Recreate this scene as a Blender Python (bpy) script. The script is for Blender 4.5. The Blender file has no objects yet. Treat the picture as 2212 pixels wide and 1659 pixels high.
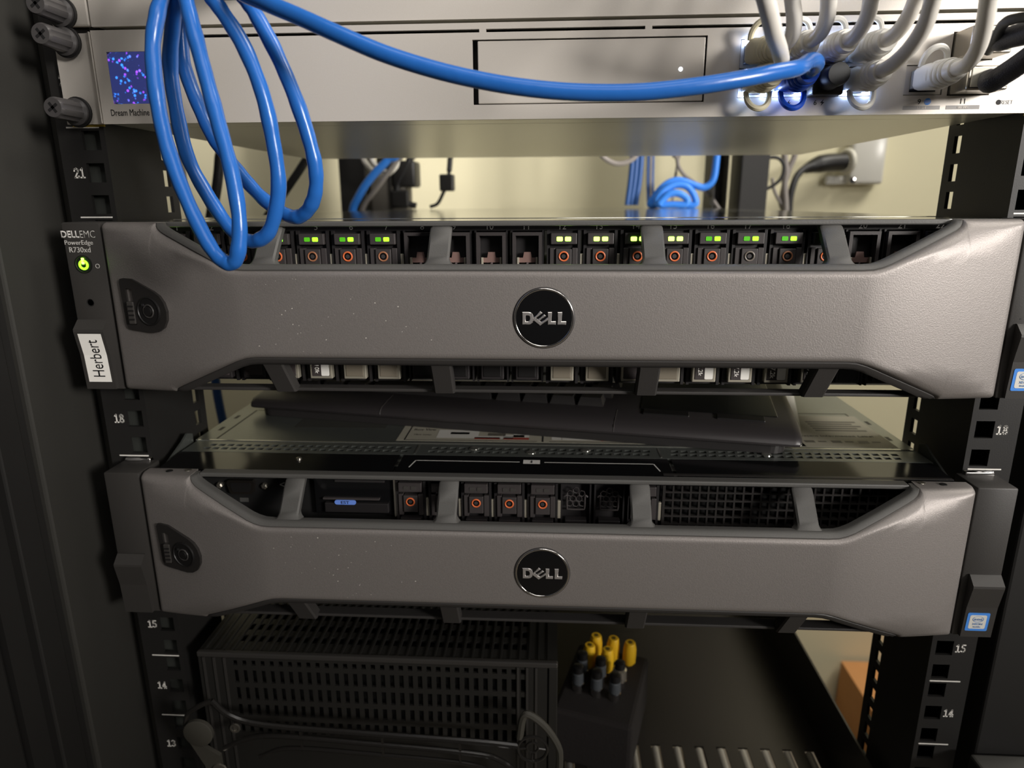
import bpy, bmesh, math, random
from mathutils import Vector, Matrix
from mathutils.geometry import tessellate_polygon

# all lengths below are millimetres; S turns them into metres when a mesh is linked
S = 0.001
random.seed(7)
scene = bpy.context.scene
COL = scene.collection

# ---------------------------------------------------------------- camera
def cam_rot(p, y, r):
    cx, sx, cy, sy, cr, sr = math.cos(p), math.sin(p), math.cos(y), math.sin(y), math.cos(r), math.sin(r)
    Rz = Matrix(((cy, -sy, 0), (sy, cy, 0), (0, 0, 1)))
    Rx = Matrix(((1, 0, 0), (0, cx, -sx), (0, sx, cx)))
    Ry = Matrix(((cr, 0, sr), (0, 1, 0), (-sr, 0, cr)))
    return Rz @ Rx @ Ry
M = cam_rot(-0.260275, 0.058177, 0.005205)
right, fwd, up = M.col[0], M.col[1], M.col[2]
cam_data = bpy.data.cameras.new('camera')
cam = bpy.data.objects.new('camera', cam_data)
COL.objects.link(cam)
mw = Matrix.Identity(4)
for i in range(3):
    mw[i][0], mw[i][1], mw[i][2] = right[i], up[i], -fwd[i]
mw[0][3], mw[1][3], mw[2][3] = 2.869 * S, -355.36 * S, 361.78 * S
cam.matrix_world = mw
cam_data.sensor_fit = 'HORIZONTAL'
cam_data.sensor_width = 36.0
cam_data.lens = 36.0 * 1469.76 / 2212.0
cam_data.clip_start = 0.01
cam_data.clip_end = 20.0
cam_data.dof.use_dof = True
cam_data.dof.focus_distance = 0.325
cam_data.dof.aperture_fstop = 10.0
scene.camera = cam

# ---------------------------------------------------------------- world, lights, exposure
world = bpy.data.worlds.new('room_ambience')
scene.world = world
world.use_nodes = True
world.node_tree.nodes['Background'].inputs[0].default_value = (1.0, 0.95, 0.87, 1)
world.node_tree.nodes['Background'].inputs[1].default_value = 0.035

def aim(o, target):
    d = Vector(target) - o.location
    o.rotation_euler = d.to_track_quat('-Z', 'Y').to_euler()
def area(name, loc, target, sx, sy, watts, color):
    l = bpy.data.lights.new(name, 'AREA')
    l.shape = 'RECTANGLE'; l.size = sx; l.size_y = sy; l.energy = watts; l.color = color
    o = bpy.data.objects.new(name, l); COL.objects.link(o)
    o.location = loc; aim(o, target)
    return o
def spot(name, loc, target, watts, color, size, blend, radius):
    l = bpy.data.lights.new(name, 'SPOT')
    l.energy = watts; l.color = color; l.spot_size = math.radians(size); l.spot_blend = blend; l.shadow_soft_size = radius
    o = bpy.data.objects.new(name, l); COL.objects.link(o)
    o.location = loc; aim(o, target)
    return o
WARM = (1.0, 0.95, 0.895)
spot('lamp_aisle', (1.9, -1.5, 0.95), (0.30, 0.0, 0.66), 660.0, WARM, 28, 1.0, 0.40)
area('fill_panel_aisle', (0.65, -1.3, 1.6), (0.1, 0.0, 0.45), 1.2, 0.6, 7.0, WARM)  # unseen fill added to soften the shadows on the gateway face
area('ceiling_panel_overhead', (0.25, -0.35, 2.0), (0.1, -0.1, 0.35), 1.2, 0.3, 5.0, WARM)
area('wall_fill_rear', (1.3, 0.2, 1.7), (0.5, 0.85, 0.3), 0.9, 0.5, 27.0, (1.0, 0.95, 0.86))  # unseen lamp added to brighten the back wall

vs = scene.view_settings
scene.display_settings.display_device = 'sRGB'
vs.view_transform = 'Standard'
vs.look = 'None'
vs.exposure = 0.08
vs.gamma = 1.0
vs.use_curve_mapping = False

# ---------------------------------------------------------------- materials
def lin(c):
    c = c / 255.0
    return c / 12.92 if c <= 0.04045 else ((c + 0.055) / 1.055) ** 2.4
def rgb(r, g, b): return (lin(r), lin(g), lin(b), 1.0)
MATS = {}
def mat(name, col, rough=0.5, metal=0.0, grain=0.0, gscale=900.0, bump=0.0, emit=None, estr=0.0, trans=0.0, coat=0.0, spec=0.5, alpha=1.0, ior=1.45):
    if name in MATS: return MATS[name]
    m = bpy.data.materials.new(name); m.use_nodes = True
    nt = m.node_tree; b = nt.nodes['Principled BSDF']
    b.inputs['Base Color'].default_value = col
    b.inputs['Roughness'].default_value = rough
    b.inputs['Metallic'].default_value = metal
    b.inputs['Specular IOR Level'].default_value = spec
    b.inputs['IOR'].default_value = ior
    b.inputs['Transmission Weight'].default_value = trans
    b.inputs['Coat Weight'].default_value = coat
    b.inputs['Alpha'].default_value = alpha
    if emit:
        b.inputs['Emission Color'].default_value = emit
        b.inputs['Emission Strength'].default_value = estr
    if grain > 0 or bump > 0:
        tc = nt.nodes.new('ShaderNodeTexCoord')
        nz = nt.nodes.new('ShaderNodeTexNoise')
        nz.inputs['Scale'].default_value = gscale
        nz.inputs['Detail'].default_value = 3.0
        nt.links.new(tc.outputs['Object'], nz.inputs['Vector'])
        if grain > 0:
            mx = nt.nodes.new('ShaderNodeMix'); mx.data_type = 'RGBA'
            mx.inputs['A'].default_value = tuple(min(1, c * (1 + grain)) for c in col[:3]) + (1,)
            mx.inputs['B'].default_value = tuple(c * (1 - grain) for c in col[:3]) + (1,)
            nt.links.new(nz.outputs['Fac'], mx.inputs['Factor'])
            nt.links.new(mx.outputs['Result'], b.inputs['Base Color'])
        if bump > 0:
            bp = nt.nodes.new('ShaderNodeBump')
            bp.inputs['Strength'].default_value = bump
            bp.inputs['Distance'].default_value = 0.0004
            nt.links.new(nz.outputs['Fac'], bp.inputs['Height'])
            nt.links.new(bp.outputs['Normal'], b.inputs['Normal'])
    MATS[name] = m
    return m

WALL = mat('painted_wall', rgb(226, 219, 186), 0.7, 0, 0.05, 6.0, 0.15)
FLOOR = mat('floor_tile', rgb(120, 112, 100), 0.6, 0, 0.1, 20.0)
RACKBLK = mat('rack_black_powder_coat', rgb(29, 28, 27), 0.55, 0, 0.15, 1500.0, 0.1)
POST = mat('cabinet_post_charcoal', rgb(46, 45, 42), 0.6, 0, 0.1, 1200.0, 0.1)
POSTBLK = mat('cabinet_black', rgb(24, 23, 22), 0.6, 0, 0.1, 1200.0)
PAINT = mat('white_print', rgb(235, 232, 226), 0.6)
PAINTG = mat('grey_print', rgb(190, 188, 184), 0.6)
SILVER = mat('silver_anodised', rgb(196, 190, 182), 0.42, 0.25, 0.035, 2600.0, 0.06)
SILVERD = mat('silver_underside', rgb(214, 210, 198), 0.3, 0.5, 0.03, 1500.0)
SLOT = mat('dark_gap', rgb(14, 13, 14), 0.7)
BEZ = mat('bezel_metallic_paint', rgb(134, 129, 126), 0.5, 0.5, 0.16, 1700.0, 0.25)
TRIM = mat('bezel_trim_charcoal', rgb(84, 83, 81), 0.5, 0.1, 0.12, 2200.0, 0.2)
TRIMD = mat('bezel_inner_black', rgb(44, 42, 42), 0.5)
EAR = mat('ear_dark_plastic', rgb(52, 50, 48), 0.5, 0, 0.08, 2500.0, 0.1)
BLK = mat('black_plastic', rgb(22, 21, 21), 0.45)
BLKM = mat('matt_black', rgb(12, 12, 12), 0.7)
GLOSSBLK = mat('gloss_black', rgb(16, 16, 17), 0.12)
CARR = mat('carrier_plastic', rgb(58, 54, 54), 0.45, 0, 0.1, 3000.0, 0.1)
CARRD = mat('carrier_dark', rgb(30, 28, 29), 0.5)
STEEL = mat('galvanised_steel', rgb(196, 196, 188), 0.1, 0.9, 0.06, 60.0)
LID = mat('lid_steel', rgb(118, 122, 118), 0.33, 0.75, 0.08, 300.0, 0.03)
CHROME = mat('chrome', rgb(225, 222, 220), 0.12, 1.0)
NICKEL = mat('nickel', rgb(190, 184, 172), 0.25, 0.9)
HANDLE = mat('handle_silver', rgb(186, 180, 164), 0.4, 0.6)
HANDLEF = mat('handle_insert_taupe', rgb(126, 118, 104), 0.5, 0.2)
HANDLED = mat('handle_insert_dark', rgb(64, 58, 58), 0.5)
ORANGE = mat('orange_ring', rgb(214, 108, 62), 0.4)
COPPER = mat('brown_ring', rgb(158, 106, 76), 0.4)
GREYRING = mat('grey_ring', rgb(112, 104, 96), 0.4)
LEDG = mat('led_green_bright', rgb(90, 255, 40), 0.4, emit=(0.30, 1.0, 0.02, 1), estr=2.2)
LEDGX = mat('led_green_blazing', rgb(160, 255, 80), 0.4, emit=(0.42, 1.0, 0.06, 1), estr=7.0)
LEDGD = mat('led_green_dim', rgb(50, 120, 20), 0.4, emit=(0.08, 0.42, 0.01, 1), estr=0.8)
LEDW = mat('led_white', rgb(235, 240, 255), 0.4, emit=(0.42, 0.58, 1.0, 1), estr=60.0)
LEDWS = mat('led_white_small', rgb(235, 240, 255), 0.4, emit=(0.85, 0.9, 1.0, 1), estr=6.0)
BLUEC = mat('blue_cable_jacket', rgb(36, 98, 178), 0.26, 0, 0.05, 260.0, 0.2)
BLUEP = mat('blue_boot', rgb(26, 76, 190), 0.3)
BLUER = mat('blue_cable_rear', rgb(52, 128, 226), 0.4)
BLUERD = mat('blue_cable_rear_dark', rgb(44, 82, 140), 0.45)
WHITEC = mat('white_cable_jacket', rgb(222, 218, 210), 0.38, 0, 0.03, 300.0)
CREAMC = mat('cream_boot', rgb(214, 206, 178), 0.42)
WHITEB = mat('white_boot', rgb(222, 220, 214), 0.4)
CLEAR = mat('clear_plug', rgb(214, 222, 236), 0.15, 0, trans=0.55)
GREYC = mat('grey_cable', rgb(134, 128, 124), 0.5)
BLACKC = mat('black_cable', rgb(30, 30, 32), 0.5, 0, 0.3, 1400.0, 0.3)
BRAID = mat('black_braid', rgb(38, 38, 46), 0.55, 0, 0.6, 1600.0, 0.8)
PAPER = mat('paper_label', rgb(240, 238, 232), 0.7)
LABELG = mat('lid_label_paper', rgb(150, 146, 132), 0.6)
LABELK = mat('lid_label_ink', rgb(84, 80, 72), 0.6)
LABELW = mat('lid_label_white', rgb(190, 188, 182), 0.6)
LABELR = mat('lid_label_red', rgb(142, 46, 36), 0.6)
INK = mat('black_ink', rgb(18, 18, 18), 0.6)
INKG = mat('grey_ink', rgb(150, 148, 146), 0.6)
STICKB = mat('sticker_blue', rgb(74, 140, 226), 0.4)
STICKW = mat('sticker_silver', rgb(224, 222, 214), 0.35, 0.1)
TABB = mat('tag_blue', rgb(104, 140, 224), 0.5)
KEYB = mat('keyboard_plastic', rgb(48, 45, 46), 0.42, 0, 0.05, 2500.0, 0.05)
KEYC = mat('keycap_plastic', rgb(42, 40, 40), 0.5)
SHELFM = mat('shelf_black_satin', rgb(52, 49, 46), 0.34, 0.4, 0.1, 900.0)
VBOX = mat('vented_box_black', rgb(40, 39, 37), 0.45, 0.2, 0.1, 900.0)
FOAM = mat('dark_foam', rgb(34, 30, 29), 0.9, 0, 0.3, 700.0, 0.5)
YELLOW = mat('yellow_cap', rgb(244, 194, 40), 0.45)
BULB = mat('smoky_connector', rgb(84, 88, 92), 0.3, 0.2)
SMOKE = mat('smoky_clear_plastic', rgb(44, 42, 40), 0.2, 0, trans=0.4)
CARD = mat('cardboard', rgb(196, 140, 86), 0.8, 0, 0.06, 40.0)
OUTLET = mat('outlet_clear_plastic', rgb(232, 230, 222), 0.2, 0, trans=0.25)
OUTLETW = mat('outlet_plate', rgb(206, 203, 190), 0.4)
BRASS = mat('yellow_zinc', rgb(196, 168, 60), 0.35, 0.6)

def screen_material():
    m = bpy.data.materials.new('status_screen'); m.use_nodes = True
    nt = m.node_tree; b = nt.nodes['Principled BSDF']
    tc = nt.nodes.new('ShaderNodeTexCoord')
    v = nt.nodes.new('ShaderNodeTexVoronoi'); v.inputs['Scale'].default_value = 520.0
    nt.links.new(tc.outputs['Object'], v.inputs['Vector'])
    r = nt.nodes.new('ShaderNodeValToRGB')
    r.color_ramp.elements[0].position = 0.0; r.color_ramp.elements[0].color = (1, 1, 1, 1)
    r.color_ramp.elements[1].position = 0.46; r.color_ramp.elements[1].color = (0, 0, 0, 1)
    nt.links.new(v.outputs['Distance'], r.inputs['Fac'])
    n = nt.nodes.new('ShaderNodeTexNoise'); n.inputs['Scale'].default_value = 130.0
    nt.links.new(tc.outputs['Object'], n.inputs['Vector'])
    r2 = nt.nodes.new('ShaderNodeValToRGB')
    r2.color_ramp.elements[0].position = 0.46; r2.color_ramp.elements[0].color = (0, 0, 0, 1)
    r2.color_ramp.elements[1].position = 0.52; r2.color_ramp.elements[1].color = (1, 1, 1, 1)
    nt.links.new(n.outputs['Fac'], r2.inputs['Fac'])
    mu = nt.nodes.new('ShaderNodeMath'); mu.operation = 'MULTIPLY'
    nt.links.new(r.outputs['Color'], mu.inputs[0]); nt.links.new(r2.outputs['Color'], mu.inputs[1])
    sep = nt.nodes.new('ShaderNodeSeparateColor'); nt.links.new(v.outputs['Color'], sep.inputs['Color'])
    hue = nt.nodes.new('ShaderNodeValToRGB')
    hue.color_ramp.elements[0].color = (0.10, 0.75, 3.2, 1); hue.color_ramp.elements[1].color = (1.0, 0.20, 3.0, 1)
    hue.color_ramp.elements[0].position = 0.55; hue.color_ramp.elements[1].position = 0.75
    nt.links.new(sep.outputs['Red'], hue.inputs['Fac'])
    mx = nt.nodes.new('ShaderNodeMix'); mx.data_type = 'RGBA'
    mx.inputs['A'].default_value = (0.022, 0.032, 0.15, 1)
    nt.links.new(mu.outputs[0], mx.inputs['Factor']); nt.links.new(hue.outputs['Color'], mx.inputs['B'])
    b.inputs['Base Color'].default_value = (0.02, 0.02, 0.05, 1)
    b.inputs['Roughness'].default_value = 0.15
    nt.links.new(mx.outputs['Result'], b.inputs['Emission Color'])
    b.inputs['Emission Strength'].default_value = 0.9
    return m
SCREEN = screen_material()

# ---------------------------------------------------------------- object helpers
WLOC = {}
def link(name, mesh, parent, loc):
    o = bpy.data.objects.new(name, mesh)
    COL.objects.link(o)
    if parent is not None:
        o.parent = parent
        o.location = (Vector(loc) - WLOC[parent]) * S
    else:
        o.location = Vector(loc) * S
    WLOC[o] = Vector(loc)
    return o
def finish(bm, material, name, smooth=False):
    bmesh.ops.recalc_face_normals(bm, faces=bm.faces[:])
    for v in bm.verts: v.co *= S
    me = bpy.data.meshes.new(name)
    bm.to_mesh(me); bm.free()
    me.materials.append(material)
    if smooth:
        for p in me.polygons: p.use_smooth = True
        try: me.set_sharp_from_angle(angle=math.radians(38))
        except Exception: pass
    return me
def obj(name, bm, material, parent=None, smooth=False, loc=None):
    """one mesh object out of a bmesh drawn in world millimetres"""
    if loc is None:
        loc = WLOC[parent] if parent is not None else None
    if loc is None:
        xs = [v.co for v in bm.verts]
        loc = Vector(((min(c.x for c in xs) + max(c.x for c in xs)) / 2, (min(c.y for c in xs) + max(c.y for c in xs)) / 2, min(c.z for c in xs)))
    loc = Vector(loc)
    for v in bm.verts: v.co -= loc
    return link(name, finish(bm, material, name, smooth), parent, loc)
def inst(name, mesh, parent, loc): return link(name, mesh, parent, loc)
def mesh_of(bm, material, name, smooth=False): return finish(bm, material, name, smooth)
def thing(name, label, cat, loc, group=None):
    o = bpy.data.objects.new(name, None); COL.objects.link(o)
    o.empty_display_size = 0.02
    o.location = Vector(loc) * S; WLOC[o] = Vector(loc)
    return tag(o, label, cat, group)
def tag(o, label, cat, group=None):
    o['label'] = label; o['category'] = cat
    if group: o['group'] = group
    return o
def structure(o): o['kind'] = 'structure'; return o

# ---------------------------------------------------------------- shapes
def new(): return bmesh.new()
def box(bm, x0, x1, y0, y1, z0, z1, bev=0.0, seg=2):
    vs = [bm.verts.new((x, y, z)) for x in (x0, x1) for y in (y0, y1) for z in (z0, z1)]
    f = [(0, 1, 3, 2), (4, 6, 7, 5), (0, 4, 5, 1), (2, 3, 7, 6), (0, 2, 6, 4), (1, 5, 7, 3)]
    faces = [bm.faces.new([vs[i] for i in q]) for q in f]
    if bev > 0:
        ed = list({e for fc in faces for e in fc.edges})
        bmesh.ops.bevel(bm, geom=ed, offset=bev, segments=seg, affect='EDGES', profile=0.5)
    return bm
def loops_prism(bm, loops, y0, y1, fy0=None, fy1=None):
    """outline loops in the XZ plane (first outer, then holes) extruded along Y"""
    f0 = fy0 or (lambda x, z: y0); f1 = fy1 or (lambda x, z: y1)
    flat = [p for l in loops for p in l]
    tri = tessellate_polygon([[Vector((x, z, 0)) for x, z in l] for l in loops])
    a = [bm.verts.new((x, f0(x, z), z)) for x, z in flat]
    b = [bm.verts.new((x, f1(x, z), z)) for x, z in flat]
    for t in tri:
        try:
            bm.faces.new([a[i] for i in t]); bm.faces.new([b[i] for i in reversed(t)])
        except ValueError: pass
    k = 0
    for l in loops:
        n = len(l)
        for i in range(n):
            j = (i + 1) % n
            try: bm.faces.new([a[k + i], a[k + j], b[k + j], b[k + i]])
            except ValueError: pass
        k += n
    return bm
def perf(bm, u0, u1, v0, v1, w0, w1, holes, put=lambda u, v, w: (u, w, v)):
    """a plate u0..u1 x v0..v1, thickness w0..w1, with rectangular through holes"""
    us = sorted({u0, u1, *[h[0] for h in holes], *[h[1] for h in holes]})
    vv = sorted({v0, v1, *[h[2] for h in holes], *[h[3] for h in holes]})
    iu = {u: i for i, u in enumerate(us)}; iv = {v: i for i, v in enumerate(vv)}
    nu, nv = len(us) - 1, len(vv) - 1
    solid = [[True] * nv for _ in range(nu)]
    for a, b, c, d in holes:
        for i in range(iu[a], iu[b]):
            for j in range(iv[c], iv[d]): solid[i][j] = False
    cache = {}
    def V(i, j, k):
        key = (i, j, k)
        if key not in cache: cache[key] = bm.verts.new(put(us[i], vv[j], (w0, w1)[k]))
        return cache[key]
    ok = lambda i, j: 0 <= i < nu and 0 <= j < nv and solid[i][j]
    for i in range(nu):
        for j in range(nv):
            if not solid[i][j]: continue
            bm.faces.new((V(i, j, 0), V(i + 1, j, 0), V(i + 1, j + 1, 0), V(i, j + 1, 0)))
            bm.faces.new((V(i, j, 1), V(i, j + 1, 1), V(i + 1, j + 1, 1), V(i + 1, j, 1)))
            if not ok(i - 1, j): bm.faces.new((V(i, j, 0), V(i, j + 1, 0), V(i, j + 1, 1), V(i, j, 1)))
            if not ok(i + 1, j): bm.faces.new((V(i + 1, j, 0), V(i + 1, j, 1), V(i + 1, j + 1, 1), V(i + 1, j + 1, 0)))
            if not ok(i, j - 1): bm.faces.new((V(i, j, 0), V(i, j, 1), V(i + 1, j, 1), V(i + 1, j, 0)))
            if not ok(i, j + 1): bm.faces.new((V(i, j + 1, 0), V(i + 1, j + 1, 0), V(i + 1, j + 1, 1), V(i, j + 1, 1)))
    return bm
PXY = lambda u, v, w: (u, v, w)
PYZ = lambda u, v, w: (w, u, v)
def smoothpath(pts, n=8):
    P = [Vector(p) for p in pts]
    P = [P[0] * 2 - P[1]] + P + [P[-1] * 2 - P[-2]]
    out = []
    for i in range(1, len(P) - 2):
        a, b, c, d = P[i - 1:i + 3]
        for k in range(n):
            t = k / n
            out.append(0.5 * ((2 * b) + (c - a) * t + (2 * a - 5 * b + 4 * c - d) * t * t + (3 * b - a - 3 * c + d) * t ** 3))
    out.append(P[-2])
    return out
def tube(bm, pts, r, seg=12, n=8, raw=False):
    p = [Vector(q) for q in pts] if raw else smoothpath(pts, n)
    rr = r if callable(r) else (lambda t: r)
    T = [(p[min(i + 1, len(p) - 1)] - p[max(i - 1, 0)]).normalized() for i in range(len(p))]
    N = T[0].orthogonal().normalized()
    rings = []
    for i, q in enumerate(p):
        N = (N - T[i] * N.dot(T[i])).normalized()
        B = T[i].cross(N)
        R = rr(i / (len(p) - 1))
        rings.append([bm.verts.new(q + (N * math.cos(a) + B * math.sin(a)) * R) for a in [2 * math.pi * k / seg for k in range(seg)]])
    for a, b in zip(rings, rings[1:]):
        for k in range(seg):
            bm.faces.new((a[k], a[(k + 1) % seg], b[(k + 1) % seg], b[k]))
    bm.faces.new(rings[0][::-1]); bm.faces.new(rings[-1])
    return bm
def lathe(bm, c, axis, prof, seg=24):
    """prof: list of (along, radius) from the centre c along a unit axis"""
    A = Vector(axis).normalized(); N = A.orthogonal().normalized(); B = A.cross(N); c = Vector(c)
    rings = []
    for t, r in prof:
        if r < 1e-6: rings.append([bm.verts.new(c + A * t)])
        else: rings.append([bm.verts.new(c + A * t + (N * math.cos(2 * math.pi * k / seg) + B * math.sin(2 * math.pi * k / seg)) * r) for k in range(seg)])
    for a, b in zip(rings, rings[1:]):
        for k in range(seg):
            j = (k + 1) % seg
            if len(a) == 1 and len(b) == 1: continue
            if len(a) == 1: bm.faces.new((a[0], b[j], b[k]))
            elif len(b) == 1: bm.faces.new((a[k], a[j], b[0]))
            else: bm.faces.new((a[k], a[j], b[j], b[k]))
    if len(rings[0]) > 1: bm.faces.new(rings[0][::-1])
    if len(rings[-1]) > 1: bm.faces.new(rings[-1])
    return bm
def ring(bm, c, axis, R, r, seg=28, sub=8):
    A = Vector(axis).normalized(); N = A.orthogonal().normalized(); B = A.cross(N); c = Vector(c)
    g = []
    for i in range(seg):
        a = 2 * math.pi * i / seg; d = N * math.cos(a) + B * math.sin(a)
        g.append([bm.verts.new(c + d * (R + r * math.cos(2 * math.pi * k / sub)) + A * (r * math.sin(2 * math.pi * k / sub))) for k in range(sub)])
    for i in range(seg):
        for k in range(sub):
            bm.faces.new((g[i][k], g[(i + 1) % seg][k], g[(i + 1) % seg][(k + 1) % sub], g[i][(k + 1) % sub]))
    return bm
def rrect(x0, x1, z0, z1, r, n=5):
    out = []
    for cx, cz, a0 in ((x1 - r, z1 - r, 0), (x0 + r, z1 - r, 90), (x0 + r, z0 + r, 180), (x1 - r, z0 + r, 270)):
        for k in range(n + 1):
            a = math.radians(a0 + 90 * k / n); out.append((cx + r * math.cos(a), cz + r * math.sin(a)))
    return out
def disc(cx, cz, r, n=28): return [(cx + r * math.cos(2 * math.pi * k / n), cz + r * math.sin(2 * math.pi * k / n)) for k in range(n)]
def text_bm(s, h, w=None, depth=0.15, bold=0.0):
    """a lettering mesh in the XZ plane facing -Y, centred on the origin, h mm tall"""
    c = bpy.data.curves.new('lettering', 'FONT'); c.body = s; c.size = 1.0; c.resolution_u = 3; c.offset = bold
    o = bpy.data.objects.new('lettering', c); COL.objects.link(o)
    dg = bpy.context.evaluated_depsgraph_get(); dg.update()
    me = bpy.data.meshes.new_from_object(o.evaluated_get(dg))
    bpy.data.objects.remove(o); bpy.data.curves.remove(c)
    bm = bmesh.new(); bm.from_mesh(me); bpy.data.meshes.remove(me)
    xs = [v.co.x for v in bm.verts]; ys = [v.co.y for v in bm.verts]
    cx, cy = (min(xs) + max(xs)) / 2, (min(ys) + max(ys)) / 2
    k = h / (max(ys) - min(ys)); kx = k if w is None else w / (max(xs) - min(xs))
    for v in bm.verts: v.co = Vector(((v.co.x - cx) * kx, 0, (v.co.y - cy) * k))
    ex = bmesh.ops.extrude_face_region(bm, geom=bm.faces[:])
    for g in ex['geom']:
        if isinstance(g, bmesh.types.BMVert): g.co.y -= depth
    return bm
def text(name, s, h, at, material, parent, w=None, rot=0.0, tilt=0.0, bold=0.0, depth=0.12, flat=False):
    bm = text_bm(s, h, w, depth, bold)
    Mx = Matrix.Rotation(math.radians(rot), 3, 'Y')
    if tilt: Mx = Matrix.Rotation(math.radians(tilt), 3, 'Z') @ Mx
    if flat: Mx = Matrix.Rotation(math.radians(-90), 3, 'X') @ Mx
    for v in bm.verts: v.co = Mx @ v.co + Vector(at)
    return obj(name, bm, material, parent)

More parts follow.
